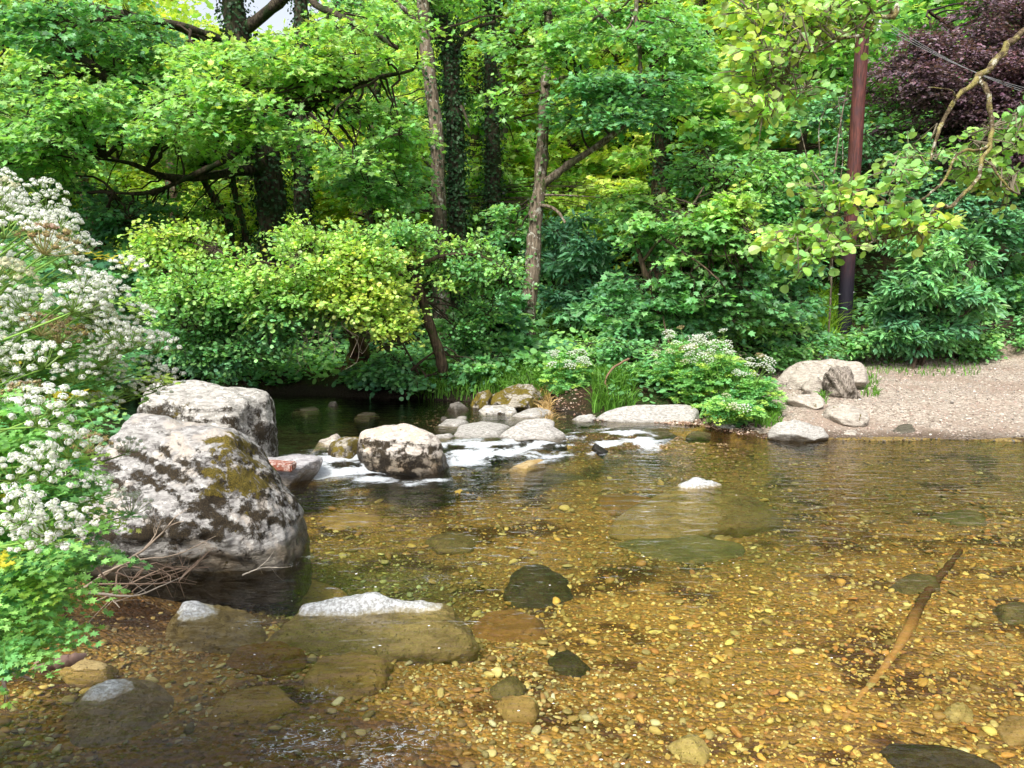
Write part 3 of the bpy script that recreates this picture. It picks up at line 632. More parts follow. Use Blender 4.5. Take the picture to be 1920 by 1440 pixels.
BEDPAL = [(.62, .50, .20), (.30, .24, .10), (.36, .19, .035), (.48, .28, .06), (.24, .125, .028), (.16, .085, .022), (.40, .18, .045), (.52, .36, .10), (.10, .065, .022), (.24, .17, .05), (.30, .11, .03), (.20, .15, .05), (.34, .25, .08), (.55, .40, .13)]
def bed_points(n, lo, hi, r):
    yy = (lo**.2+(hi**.2-lo**.2)*r.random(n))**(1/.2) if False else lo*(hi/lo)**r.random(n); xx = r.uniform(-.80, .80, n)*yy
    s = riv_sd(xx, yy); k = (s > .02) & (ups(xx, yy) < 1.2); return xx[k], yy[k]
PM = tint_mat('river_pebble', .55, .4, 40., .35, .25, .004)
for nm, n, lo, hi, s0, s1, sb, lb in (('river_gravel', 42000, 2.1, 9.2, .014, .038, 1, 'fine golden gravel covering the river bed'),
                              ('river_pebbles', 4200, 2.1, 9.0, .035, .075, 2, 'larger flat golden and brown pebbles on the river bed')):
    x, y = bed_points(n, lo, hi, r); s = s0+(s1-s0)*r.random(len(x))**2.2
    s = s*np.clip(.62+.14*y, .9, 1.5)
    c = pick(BEDPAL, len(x), r)
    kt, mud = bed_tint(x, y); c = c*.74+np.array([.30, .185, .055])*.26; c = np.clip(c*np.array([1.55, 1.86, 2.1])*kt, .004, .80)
    pale = (sst(1.0, -.2, x-.35*(y-2.5))*sst(4.2, 3.2, y))[:, None]; c = c*(1+pale*np.array([-.1, .0, .5]))
    keep = r.random(len(x)) > mud*.8
    pebbles(nm, x[keep], y[keep], s[keep], c[keep], PM, lb, sb, seed=n)
BM = tint_mat('beach_pebble', .8, .2, 60., .3, .2, .003)
n = 26000; yy = r.uniform(7.9, 14., n); xx = r.uniform(1.9, 10.5, n)
k = (riv_sd(xx, yy) < .25) & (beach_mask(xx, yy) > r.random(n)*.8+.1); xx = xx[k]; yy = yy[k]
c = pick([(.42, .32, .27), (.52, .42, .36), (.34, .24, .20), (.60, .52, .46), (.26, .20, .17), (.46, .34, .30), (.38, .34, .32)], len(xx), r)
dk = sst(-.02, -.45, riv_sd(xx, yy))[:, None]; c = c*np.array([.86, .90, .89])*(.32+.68*dk)
pebbles('beach_gravel', xx, yy, .02+.03*r.random(len(xx))**3+.05*(r.random(len(xx)) < .006), c, BM, 'loose pinkish gravel covering the beach', 1, (.3, .6), seed=5)
# wet gravel bars among the far rocks
x = []; y = []
for (px, py, rx, ry, nn) in [(905, 781, 55, 5, 500), (1048, 752, 38, 22, 700), (830, 757, 60, 7, 350), (1300, 800, 160, 12, 1400), (1230, 790, 130, 10, 900), (560, 905, 50, 12, 120)]:
    for _ in range(nn):
        p = on(px+rx*r.normal()*.6, py+ry*r.normal()*.6, .12); x.append(p[0]); y.append(p[1])
x = np.array(x); y = np.array(y); pebbles('bank_gravel', x, y, .02+.05*r.random(len(x))**2, pick([(.24, .15, .11), (.33, .23, .17), (.14, .09, .06), (.42, .34, .28)], len(x), r), BM, 'brown stony gravel among the far bank rocks', 1, (.3, .6), seed=6)
# ------------------------------------------------------------------ leaves
def tmpl(outline, fold=.12, curl=-.08, mid=None):
    """outline: (x,y) points of the right side from base to tip, mirrored; fan of triangles from the midrib point"""
    o = np.array(outline, float); L = o[1:-1].copy(); L[:, 0] *= -1
    pts = np.vstack([o, L[::-1]]); c = np.array([[0, .45 if mid is None else mid]])
    P = np.vstack([c, pts]); z = fold*np.abs(P[:, 0])+curl*(P[:, 1]**2)
    V = np.stack([P[:, 0], P[:, 1], z], -1); n = len(pts)
    F = np.array([[0, 1+i, 1+(i+1) % n] for i in range(n)]); return V, F
L_OVAL = tmpl([(0, 0), (.28, .35), (.25, .75), (0, 1)], .25, -.15)
L_ROUND = tmpl([(0, 0), (.30, .22), (.46, .55), (.34, .88), (0, .96)], .15, -.12)
L_SYC = tmpl([(0, 0), (.22, .0), (.56, .18), (.36, .36), (.60, .74), (.24, .66), (0, 1.0)], .10, -.18, .3)
L_LANCE = tmpl([(0, 0), (.15, .4), (.12, .75), (0, 1)], .2, -.25)
L_LOBE = tmpl([(0, 0), (.12, .25), (.42, .35), (.20, .5), (.36, .8), (.12, .72), (0, 1)], .15, -.1)
def leaves(acc, P, Dn, Nn, S, C, T):
    Dn = nrm(Dn); Nn = Nn-(Nn*Dn).sum(-1, keepdims=True)*Dn; Nn = nrm(Nn); X_ = np.cross(Dn, Nn)
    M = np.stack([X_, Dn, Nn], 1)*np.asarray(S)[:, None, None]
    acc.add(*instances(T[0], T[1], M, P, C))
def spray(acc, tw, o, d, L, n, size, C, T, r, width=.35, droop=.25, jit=.45, cj=.22, twr=.004, twc=(.05, .04, .025), upn=1.0):
    """o,d (S,3) start and heading of each leafy twig, L (S,), n leaves each"""
    S = len(o); t = (np.arange(n)+.6)/n; t = np.clip(t[None]+r.normal(0, .05, (S, n)), .05, 1.05)
    d = nrm(d); side = nrm(np.cross(d, np.array([0, 0, 1.]))+1e-6)
    sg = np.where(np.arange(n) % 2 == 0, 1., -1.)[None]*(.35+.65*r.random((S, n)))
    lat = sg*(width*L[:, None])*(1.1-.75*t)
    pos = o[:, None]+d[:, None]*(L[:, None]*t)[..., None]+side[:, None]*lat[..., None]
    pos[..., 2] -= droop*L[:, None]*(t**2+.6*np.abs(lat/np.maximum(L[:, None], .01)))
    pos += r.normal(0, .04, pos.shape)*L[:, None, None]
    dd = d[:, None]*(.35+.6*t[..., None])+side[:, None]*(np.sign(sg)*.8)[..., None]+r.normal(0, .35, pos.shape); dd[..., 2] -= .18
    nn = np.array([0, 0, upn])+r.normal(0, jit, pos.shape)+np.array([0, -.25, 0])
    sz = size*np.clip(r.normal(1, .22, (S, n)), .5, 1.5)
    c = np.clip(C[:, None]*(1+cj*r.normal(size=(S, n, 1)))*(1+.08*r.normal(size=(S, n, 3))), .002, .9)
    leaves(acc, pos.reshape(-1, 3)-dd.reshape(-1, 3)*.0, dd.reshape(-1, 3), nn.reshape(-1, 3), sz.ravel(), c.reshape(-1, 3), T)
    if tw is not None:
        q = np.array([0, .35, .7, 1.0]); P = o[:, None]+d[:, None]*(L[:, None]*q)[..., None]; P[..., 2] -= droop*L[:, None]*q**2
        R = twr*np.array([1.3, 1., .7, .4])[None]*np.ones((S, 1)); tw.add(*tubes(P, R, 3), np.array(twc))
SHADE = np.array([.10, .27, .145]); MIDG = np.array([.18, .43, .16]); LIT = np.array([.33, .58, .16]); YEL = np.array([.58, .72, .15])  # leaf tints from shaded to sunlit, the light painted into the colour
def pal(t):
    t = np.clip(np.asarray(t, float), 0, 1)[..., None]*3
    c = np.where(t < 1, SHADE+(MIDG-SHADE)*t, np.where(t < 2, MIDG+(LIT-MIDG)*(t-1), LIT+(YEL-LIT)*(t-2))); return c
def sample_limb(limbs):
    return np.concatenate([smooth_path(l, 14)[:, :3] for l in limbs])
def crown_blobs(blobs, r, acc, tw, br, limbs, T, leafs=.11, nspr=11, nl=13, L=.55, bright=.4, spread=1., width=.38, droop=.25, bcol=(.045, .035, .025), up=.2, jit=.45, center=None, cfun=None, brr=.022):
    """blobs (N,4): centre and radius. Each is a bough end: a branch from the nearest limb, twigs and leaves round it"""
    pts = sample_limb(limbs) if limbs else None
    ctr = np.array(center) if center is not None else blobs[:, :3].mean(0)
    for b in blobs:
        c = b[:3]; R = b[3]; bt = bright+(b[4] if len(b) > 4 else 0)+r.normal(0, .10)
        k = max(4, int(nspr*r.uniform(.7, 1.3)))
        u = nrm(r.normal(size=(k, 3))); u[:, 2] *= .45; rad = r.random(k)**.6
        o = c+u*(R*rad*.75)[:, None]
        if pts is not None:
            i = np.argmin(((pts-c)**2).sum(1)+.3*np.maximum(pts[:, 2]-c[2], 0)); a = pts[i]
            out = c-a; out[2] = 0
            m = (a+c)/2+np.array([r.normal(0, .08), r.normal(0, .08), .12*np.linalg.norm(c-a)])
            q = np.linspace(0, 1, 7)[:, None]; P = (1-q)**2*a+2*q*(1-q)*m+q*q*c; P[1:-1] += r.normal(0, .03, (5, 3))
            br.add(*tubes(P[None], (brr*np.linspace(1., .35, 7))[None], 5), np.array(bcol))
        else: out = c-ctr
        out[2] = 0; out = nrm(out+1e-4)
        d = u*spread+out*.7; d[:, 2] = d[:, 2]*.4+up*r.normal(.2, .5, k); d = nrm(d)
        if br is not None:
            q = np.linspace(0, 1, 4)[None, :, None]; mm = (c+o)/2+r.normal(0, .05, (k, 3)); mm[:, 2] += .03
            P = (1-q)**2*c+2*q*(1-q)*mm[:, None]+q*q*o[:, None]; br.add(*tubes(P, np.tile(brr*np.array([.38, .3, .24, .18]), (k, 1)), 3), np.array(bcol))
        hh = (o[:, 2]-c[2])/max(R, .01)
        tt = bt+.16*hh+r.normal(0, .07, k)  # light from above put into the tint: higher sprays are brighter
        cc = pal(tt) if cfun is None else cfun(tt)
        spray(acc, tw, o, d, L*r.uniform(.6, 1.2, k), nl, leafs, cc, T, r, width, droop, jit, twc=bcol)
CLEAR = [(795, 20, 826, 460, 14.5, 14), (838, 60, 858, 450, 15.2, 14), (920, 60, 925, 380, 17, 8), (1022, 200, 1000, 620, 12.6, 10), (1245, 180, 1240, 390, 16, 14), (565, 120, 568, 380, 16, 8), (480, 250, 515, 440, 13.6, 14),
         (190, 298, 455, 335, 12.5, 200), (770, 470, 838, 700, 10.9, 10), (380, 340, 440, 460, 14, 10), (445, 390, 462, 470, 14, 10), (150, 112, 280, 192, 12, 10), (1030, 335, 1165, 240, 12.2, 4)]
def blobs_px(spec, r):
    """spec rows: px, py, rx, ry (photo pixels), distance, distance spread, count, blob radius m, brightness offset"""
    out = []
    for (px, py, rx, ry, Yd, dY, n, R, b) in spec:
        for _ in range(n):
            a = r.uniform(0, 2*PI); q = math.sqrt(r.random()); y = Yd+r.uniform(-dY, dY)
            c = at(px+rx*q*math.cos(a), py+ry*q*math.sin(a), y)
            c[2] = max(c[2], gh(c[0], c[1])+R*.5)
            qx = 960+c[0]/c[1]*FPX; qy = py+ry*q*math.sin(a)
            if Yd > 9 and ((qx-498)/125)**2+((qy+5)/95)**2 < 1: continue
            if r.random() < .85 and any(y < l_[4] and l_[1] < qy < l_[3] and abs(qx-(l_[0]+(l_[2]-l_[0])*(qy-l_[1])/(l_[3]-l_[1]))) < l_[5]+R*.55*FPX/y for l_ in CLEAR): continue
            if 9 < y < 14.3 and -20 < qy < 600 and abs(qx-(1620-42*qy/600)) < 44+R*FPX/y*.9: continue
            if y < 6 and ((450 < qy < 620) or (150 < qy < 330)) and abs(qx-1592) < 34: continue
            out.append([*c, R*r.uniform(.75, 1.25), b])
    return np.array(out)
M_SYC = leaf_mat('sycamore_leaf', .45, .42, .4); M_ALD = leaf_mat('alder_leaf', .42, .38, .45); M_DARKL = leaf_mat('evergreen_leaf', .25, .5, .25)
M_PURP = leaf_mat('copper_beech_leaf', .25, .4, .4); M_HERB = leaf_mat('herb_leaf', .4, .5, .3)
M_TWIG = tint_mat('twig_bark', .9, .1, 30, .3, .3, .004)
B_IVY = bark_mat('dark_ivied_bark', (.075, .060, .042), (.020, .016, .012), None, (.022, .035, .012), ma=.48)
B_PALE = bark_mat('mottled_grey_bark', (.20, .16, .12), (.055, .042, .03), (.38, .37, .32), (.07, .085, .03), la=.55, ma=.55)
B_BRN = bark_mat('brown_bark', (.12, .085, .055), (.03, .022, .016), (.20, .19, .15), (.05, .06, .02), la=.6)
B_MOSSY = bark_mat('yellow_mossed_limb', (.16, .12, .07), (.06, .045, .025), (.46, .45, .38), (.23, .20, .07), scale=26, la=.52, ma=.47, stretch=1)

def limb_px(pts):      # rows: px, py, distance, radius m
    return np.array([[*at(a, b, y), rr] for a, b, y, rr in pts])
def add_limb(acc, pts, col, n=24, sides=8, wob=.25, r=rng, fq=3.):
    P = smooth_path(pts, n); w_ = P[:, 3:4]*wob; P[1:-1, :3] += (np.stack([fbm(P[1:-1, :3]*fq+r.uniform(0, 9), 3), fbm(P[1:-1, :3]*fq+r.uniform(0, 9), 3), fbm(P[1:-1, :3]*fq+r.uniform(0, 9), 3)*(.3 if fq < 4 else 1)], -1))*w_[1:-1]*2
    R = np.maximum(P[:, 3], .002)*(1+.10*r.normal(size=n)); V, F = tubes(P[None, :, :3], R[None], sides); acc.add(V, F, np.array(col))
def ivy_part(root, trunk, r, dens=140, rr=.09, col=(.022, .065, .022), z0=-1, lf=.055):
    acc = Acc(); P = smooth_path(trunk, 60); n = int(dens*len(P)/6)
    i = r.integers(0, len(P), n); an = r.uniform(0, 2*PI, n); rad = P[i, 3]+rr*r.random(n)**1.3
    clump = .5+.5*fbm(np.stack([P[i, 0]*0+an*.6, i*.15, i*0], -1)+r.uniform(0, 9), 2)
    rad = P[i, 3]*1.0+.01+(rad-P[i, 3])*np.clip(clump*1.6, .1, 1.6); k = P[i, 2] > z0
    out = np.stack([np.cos(an), np.sin(an), 0*an], -1); pos = P[i, :3]+out*rad[:, None]+np.stack([0*an, 0*an, r.uniform(-.12, .12, n)], -1)
    dn = out*.4+r.normal(0, .4, (n, 3)); dn[:, 2] -= .7
    c = np.clip(np.array(col)*(1+.35*r.normal(size=(n, 1))), .004, .4)
    leaves(acc, pos[k], dn[k], (out*.8+np.array([0, 0, .5])+r.normal(0, .3, (n, 3)))[k], lf*r.uniform(.6, 1.3, n)[k], c[k], L_ROUND)
    part('ivy', acc, M_DARKL, root)
def tree(name, label, cat, trunk, limbs, spec, bark, T, lmat, seed, group=None, ivy=None, tsides=12, base=True, lkw={}, **kw):
    """trunk and limbs: photo-pixel rows (px, py, distance, radius); the trunk is carried down to the ground"""
    r = np.random.default_rng(seed); tr = limb_px(trunk)
    if base:
        z = gh(tr[0, 0], tr[0, 1])
        if tr[0, 2] > z+.3:
            d = tr[0]-tr[1]; b = tr[0].copy(); b[0] += d[0]*.4; b[2] = z-.1; b[3] *= 1.25; tr = np.vstack([b, tr])
        else: tr[0, 2] = min(tr[0, 2], z-.08)
    b0 = tr[0, :3]; root = empty(name, b0, label, cat, group)
    ta = Acc(); n = 40
    P = smooth_path(tr, n); R = P[:, 3]*(1+.10*fbm(P[:, :3]*4+seed, 3)); R[:3] *= [1.35, 1.15, 1.05]
    V, F = tubes(P[None, :, :3], R[None], tsides); V = V+nrm(V-np.repeat(P[:, :3], tsides, 0))*(fbm(V*7+seed, 3)*R.repeat(tsides)*.35)[:, None]
    ta.add(V, F, np.array([.1, .1, .1])); part('trunk', ta, bark, root, True)
    L_ = [limb_px(l) for l in limbs]
    for l in L_:
        la = Acc(); add_limb(la, l, (.1, .1, .1), r=r, **lkw); part('limb', la, bark, root, True)
    if spec is not None:
        acc, tw, br = Acc(), Acc(), Acc(); bl = blobs_px(spec, r)
        lm = L_+[tr[len(tr)//2:] if len(tr) > 3 else tr]
        crown_blobs(bl, r, acc, br, br, lm, T, **kw)
        part('crown', acc, lmat, root); part('branches', br, M_TWIG, root)
    if ivy: ivy_part(root, tr, r, **ivy)
    return root

# ------------------------------------------------------------------ trees of the far bank
tree('sycamore_tree', 'huge ivy clad sycamore spreading over the river at the left', 'tree',
    [(515, 440, 13.6, .26), (505, 350, 13.6, .24), (490, 270, 13.5, .22), (465, 190, 13.4, .20), (450, 90, 13.3, .18), (430, -30, 13.2, .15), (420, -160, 13.2, .10)], [
    [(505, 318, 13.5, .085), (455, 320, 13.2, .075), (375, 333, 12.7, .065), (320, 333, 12.4, .055), (280, 320, 12.1, .045), (240, 305, 11.9, .032), (195, 298, 11.6, .018)],
    [(495, 240, 13.5, .08), (470, 258, 13.2, .065), (430, 295, 12.9, .055), (370, 325, 12.6, .045), (310, 352, 12.3, .035), (270, 362, 12, .028), (215, 362, 11.8, .014)],
    [(470, 205, 13.4, .16), (380, 235, 13.0, .14), (280, 192, 12.8, .13), (220, 152, 12.6, .12), (150, 112, 12.4, .09), (90, 60, 12.2, .07), (20, 20, 12, .04)],
    [(452, 110, 13.3, .08), (345, 55, 12.8, .07), (250, 30, 12.5, .06), (150, 8, 12.2, .04)],
    [(450, 90, 13.3, .08), (345, 50, 12.6, .06), (240, 35, 12.2, .05), (160, 40, 12, .03)],
    [(210, 90, 13.2, .04), (240, 140, 13, .04), (300, 180, 13, .03)],
    [(480, 230, 13.4, .07), (560, 210, 12.6, .055), (620, 185, 12.1, .045), (690, 150, 11.6, .035), (775, 130, 11.2, .02), (782, 90, 11, .012)],
    [(455, 60, 13.3, .10), (560, -20, 12.6, .08), (590, 8, 12.2, .06), (640, 32, 11.9, .05), (700, 62, 11.6, .045), (745, 90, 11.4, .03)]],
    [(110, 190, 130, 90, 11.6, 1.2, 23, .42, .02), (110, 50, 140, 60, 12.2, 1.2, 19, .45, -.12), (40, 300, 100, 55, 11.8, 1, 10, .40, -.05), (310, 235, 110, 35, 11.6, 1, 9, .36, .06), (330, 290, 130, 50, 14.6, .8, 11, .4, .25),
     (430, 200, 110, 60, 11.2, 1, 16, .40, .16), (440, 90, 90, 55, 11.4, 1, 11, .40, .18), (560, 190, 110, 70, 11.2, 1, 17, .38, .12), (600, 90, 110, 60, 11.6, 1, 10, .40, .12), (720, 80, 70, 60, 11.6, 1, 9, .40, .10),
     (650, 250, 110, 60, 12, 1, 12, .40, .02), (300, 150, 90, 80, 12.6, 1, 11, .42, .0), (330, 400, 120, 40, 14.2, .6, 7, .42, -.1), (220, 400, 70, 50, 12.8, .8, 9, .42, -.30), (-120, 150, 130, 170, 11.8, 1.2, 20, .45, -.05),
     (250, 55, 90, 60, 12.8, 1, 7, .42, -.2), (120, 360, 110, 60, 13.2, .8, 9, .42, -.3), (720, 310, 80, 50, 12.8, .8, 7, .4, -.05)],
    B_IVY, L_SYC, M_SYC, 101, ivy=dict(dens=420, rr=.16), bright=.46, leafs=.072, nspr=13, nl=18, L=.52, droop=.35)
tree('ivy_clad_tree', 'straight dark ivied trunk behind the sycamore canopy', 'tree', [(570, 440, 16, .17), (566, 350, 16, .17), (562, 200, 16, .17), (566, 60, 16, .15), (560, -80, 16, .12)],
    [[(562, 150, 16, .06), (600, 60, 15.6, .05), (650, -20, 15.3, .03)]], [(600, 20, 160, 60, 16, 1, 9, .5, .0), (600, 300, 110, 90, 15, .8, 11, .42, .12)],
    B_IVY, L_SYC, M_SYC, 102, ivy=dict(dens=260, rr=.14), bright=.42, leafs=.080, nl=20)
tree('mottled_tree', 'slim trunk with pale mottled bark beside an ivied twin', 'tree', [(826, 455, 14.5, .135), (822, 350, 14.5, .13), (817, 230, 14.5, .125), (803, 130, 14.5, .12), (795, 30, 14.5, .11), (790, -120, 14.5, .09)],
    [[(818, 330, 14.5, .03), (795, 300, 14.2, .025), (770, 285, 14, .012)], [(822, 380, 14.4, .02), (790, 372, 14.2, .016), (765, 368, 14, .01)],
     [(797, 60, 14.5, .05), (760, 20, 14.2, .04), (700, -40, 14, .03)]], [(720, 350, 60, 50, 13.8, .6, 6, .35, .05), (880, 20, 120, 60, 15, 1, 9, .45, .05)],
    B_PALE, L_SYC, M_SYC, 103, bright=.45, leafs=.075, nl=19, ivy=dict(dens=60, rr=.07))
tree('ivied_tree', 'leaning trunk wrapped in dark ivy right of the mottled one', 'tree', [(858, 440, 15.2, .17), (855, 330, 15.2, .16), (850, 200, 15.2, .16), (842, 90, 15.2, .15), (815, 0, 15.2, .14), (790, -110, 15.2, .1)],
    [[(845, 110, 15.2, .05), (880, 60, 15, .04), (930, 40, 14.8, .03)], [(850, 180, 15.2, .04), (870, 210, 14.9, .03), (880, 240, 14.7, .02)]], [(900, 150, 60, 60, 15.6, .6, 6, .38, .05), (760, 180, 60, 60, 15.8, .6, 5, .4, .0)],
    B_IVY, L_SYC, M_SYC, 104, bright=.42, leafs=.075, nl=19, ivy=dict(dens=620, rr=.24))
tree('bushy_ivied_tree', 'ivy swathed trunk between the twin trunks and the forked tree', 'tree', [(925, 420, 17, .16), (925, 320, 17, .16), (922, 200, 17, .15), (920, 80, 17, .14), (915, -100, 17, .1)],
    [[(920, 110, 17, .06), (940, 60, 16.7, .06), (975, 60, 16.4, .05), (1010, 40, 16, .03)], [(921, 90, 17, .05), (880, 65, 16.8, .05), (850, 60, 16.5, .03)]], [(960, -20, 120, 60, 16.5, 1, 9, .45, .1), (950, 250, 70, 110, 17.8, .6, 9, .42, .12)],
    B_IVY, L_SYC, M_SYC, 105, bright=.45, leafs=.13, ivy=dict(dens=420, rr=.20))
tree('forked_tree', 'light barked leaning tree with one bough rising to the right', 'tree',
    [(988, 612, 12.6, .145), (997, 520, 12.6, .125), (1003, 430, 12.6, .115), (1012, 350, 12.6, .115), (1017, 250, 12.7, .09), (1024, 130, 12.8, .08), (1030, 0, 12.9, .07), (1035, -120, 13, .05)], [
    [(1014, 348, 12.6, .075), (1040, 328, 12.5, .065), (1070, 306, 12.4, .06), (1120, 275, 12.3, .055), (1165, 240, 12.2, .045), (1200, 200, 12.1, .03), (1215, 130, 12, .018)],
    [(1008, 385, 12.6, .03), (1030, 388, 12.3, .028), (1048, 400, 12.2, .025), (1060, 418, 12.1, .018)],
    [(1010, 365, 12.6, .02), (1060, 366, 12.3, .012), (1125, 370, 12.2, .006)], [(1190, 220, 12.1, .045), (1200, 120, 12, .035), (1193, 40, 12, .03), (1196, -40, 12, .03)],
    [(1195, 20, 12, .02), (1165, 60, 11.9, .012), (1110, 10, 11.8, .01), (1060, -30, 11.8, .008)], [(1020, 160, 12.7, .03), (1060, 145, 12.5, .03), (1100, 150, 12.2, .02)]],
    [(1130, 200, 80, 60, 11.8, .6, 13, .36, -.18), (1070, 60, 90, 60, 12.4, .8, 10, .40, .10), (1200, 170, 60, 60, 11.8, .6, 8, .36, -.12), (1000, 420, 60, 40, 13.2, .5, 3, .3, -.05), (1230, 60, 70, 60, 12.4, .7, 9, .38, .08), (960, 130, 50, 60, 12.8, .5, 5, .35, .15)],
    B_PALE, L_SYC, M_SYC, 106, bright=.38, leafs=.072, nl=19, nspr=13, ivy=dict(dens=46, rr=.05, z0=-1, col=(.07, .14, .04)))
tree('ivied_tree', 'dark ivied trunk standing right of the rising bough', 'tree', [(1238, 400, 16, .20), (1240, 320, 16, .18), (1245, 220, 16, .16), (1243, 100, 16, .14), (1240, -60, 16, .12)],
    [[(1243, 200, 16, .05), (1290, 120, 15.6, .04), (1330, 60, 15.4, .02)]], [(1310, 90, 90, 80, 15.2, .8, 14, .42, .12), (1230, 300, 60, 50, 15, .4, 3, .35, .1), (1330, 250, 70, 70, 15, .8, 11, .42, .08)],
    B_BRN, L_SYC, M_SYC, 107, bright=.42, leafs=.13, ivy=dict(dens=300, rr=.13))
for k, (tp, sp, lb) in enumerate([
    ([(438, 470, 15, .07), (425, 410, 15, .065), (400, 370, 15, .06), (385, 345, 15, .055), (370, 300, 15, .05), (350, 220, 15, .04)], (380, 250, 80, 60), 'thin dark bent trunk under the sycamore canopy'),
    ([(462, 475, 15.3, .07), (458, 430, 15.3, .065), (447, 390, 15.3, .06), (435, 330, 15.3, .055), (432, 260, 15.3, .05), (440, 180, 15.3, .04)], (460, 240, 70, 60), 'thin dark upright trunk beside the bent one'),
    ([(330, 470, 17, .17), (326, 380, 17, .16), (322, 300, 17, .14), (315, 200, 17, .12), (300, 60, 17, .1)], (300, 160, 100, 90), 'stout shaded trunk below the low sycamore boughs'),
    ([(175, 480, 16, .12), (170, 400, 16, .11), (150, 320, 16, .10), (120, 220, 16, .09), (90, 60, 16, .08)], (90, 280, 120, 100), 'slender shaded trunk above the white flower heads'),
    ([(690, 480, 16.5, .10), (692, 380, 16.5, .09), (700, 260, 16.5, .08), (715, 80, 16.5, .07)], (700, 200, 70, 120), 'thin shaded trunk behind the bright alder')]):
    tree('woodland_tree', lb, 'tree', tp, [], [(*sp, tp[0][2]+.6, .6, 12, .45, .06)], B_BRN, L_SYC, M_SYC, 110+k, leafs=.080, nl=20, bright=.45, nspr=10, ivy=dict(dens=70, rr=.07))
# bright alder over the water
tree('alder_tree', 'bright yellow green alder leaning out low over the dark water', 'tree',
    [(838, 702, 10.9, .085), (822, 655, 10.8, .075), (803, 600, 10.7, .07), (788, 550, 10.6, .065), (772, 505, 10.5, .055), (760, 465, 10.4, .04)], [
    [(790, 560, 10.6, .045), (740, 560, 10.2, .035), (690, 540, 9.9, .03), (620, 520, 9.7, .025), (540, 500, 9.6, .02), (420, 480, 9.6, .012)],
    [(715, 640, 10.6, .045), (690, 610, 10.2, .04), (650, 590, 9.9, .03), (560, 590, 9.8, .025), (460, 590, 9.8, .02), (350, 590, 9.8, .012)],
    [(772, 505, 10.5, .03), (830, 480, 10.4, .025), (900, 480, 10.4, .015), (950, 510, 10.4, .008)], [(760, 465, 10.4, .03), (700, 440, 10.3, .02), (640, 450, 10.2, .012)]],
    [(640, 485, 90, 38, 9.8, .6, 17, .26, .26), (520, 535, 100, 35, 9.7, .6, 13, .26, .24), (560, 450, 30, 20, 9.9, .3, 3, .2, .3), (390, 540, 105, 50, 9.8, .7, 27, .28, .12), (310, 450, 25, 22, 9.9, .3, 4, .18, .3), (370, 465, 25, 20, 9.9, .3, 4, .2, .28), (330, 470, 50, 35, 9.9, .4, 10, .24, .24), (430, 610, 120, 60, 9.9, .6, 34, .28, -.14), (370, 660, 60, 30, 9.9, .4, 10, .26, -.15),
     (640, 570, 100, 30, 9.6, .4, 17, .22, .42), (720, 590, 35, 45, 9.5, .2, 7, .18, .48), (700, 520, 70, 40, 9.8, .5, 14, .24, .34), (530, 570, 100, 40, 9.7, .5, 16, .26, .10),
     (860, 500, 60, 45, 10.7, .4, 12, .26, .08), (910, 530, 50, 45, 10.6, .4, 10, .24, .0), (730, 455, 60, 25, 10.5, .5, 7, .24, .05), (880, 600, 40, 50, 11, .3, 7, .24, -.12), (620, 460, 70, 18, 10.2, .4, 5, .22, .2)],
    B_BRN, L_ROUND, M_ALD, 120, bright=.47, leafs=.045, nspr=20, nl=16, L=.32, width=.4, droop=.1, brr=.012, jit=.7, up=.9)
# moss-topped root mass under it
def root_mass():
    root = empty('tree_stump', pz(690, 11.6), 'moss topped leaning root stump under the alder branches', 'stump')
    a = Acc(); P = limb_px([(655, 720, 11.6, .20), (668, 690, 11.5, .20), (672, 660, 11.4, .16), (664, 632, 11.2, .10), (660, 618, 11.1, .03)])
    Q = smooth_path(P, 20); V, F = tubes(Q[None, :, :3], Q[None, :, 3], 14); V = V+(nrm(V-np.repeat(Q[:, :3], 14, 0))*(fbm(V*6, 4)*.09)[:, None]); a.add(V, F, (.1, .1, .1))
    part('trunk', a, bark_mat('mossy_stump', (.12, .06, .035), (.03, .018, .012), None, (.09, .11, .02), ma=.48), root, True)
    a = Acc(); r = np.random.default_rng(4)
    for k in range(14):
        o = at(672+r.uniform(-14, 20), 690+r.uniform(-25, 25), 11.4); e = o+np.array([r.uniform(-.1, .5), r.uniform(-.3, .1), -r.uniform(.1, .4)]); m = (o+e)/2+r.normal(0, .08, 3)
        Q = smooth_path([o, m, e], 8); a.add(*tubes(Q[None], np.linspace(.025, .006, 8)[None], 5), (.09, .055, .035))
    part('roots', a, M_TWIG, root)
root_mass()
o = Acc(); r = np.random.default_rng(8)
for k in range(16):
    p = at(r.uniform(545, 690), r.uniform(590, 620), 9.6); path = [p]
    for j in range(5): p = p+np.array([r.normal(0, .07), r.normal(0, .04), -.07+r.normal(0, .05)]); path.append(p)
    Q = smooth_path(path, 12); o.add(*tubes(Q[None], np.linspace(.0065, .0025, 12)[None], 4), (.34, .28, .22))
tr_ = empty('dead_branch', at(600, 600, 9.6), 'pale leafless twigs dangling below the bright alder leaves', 'branch'); part('twigs', o, M_TWIG, tr_)

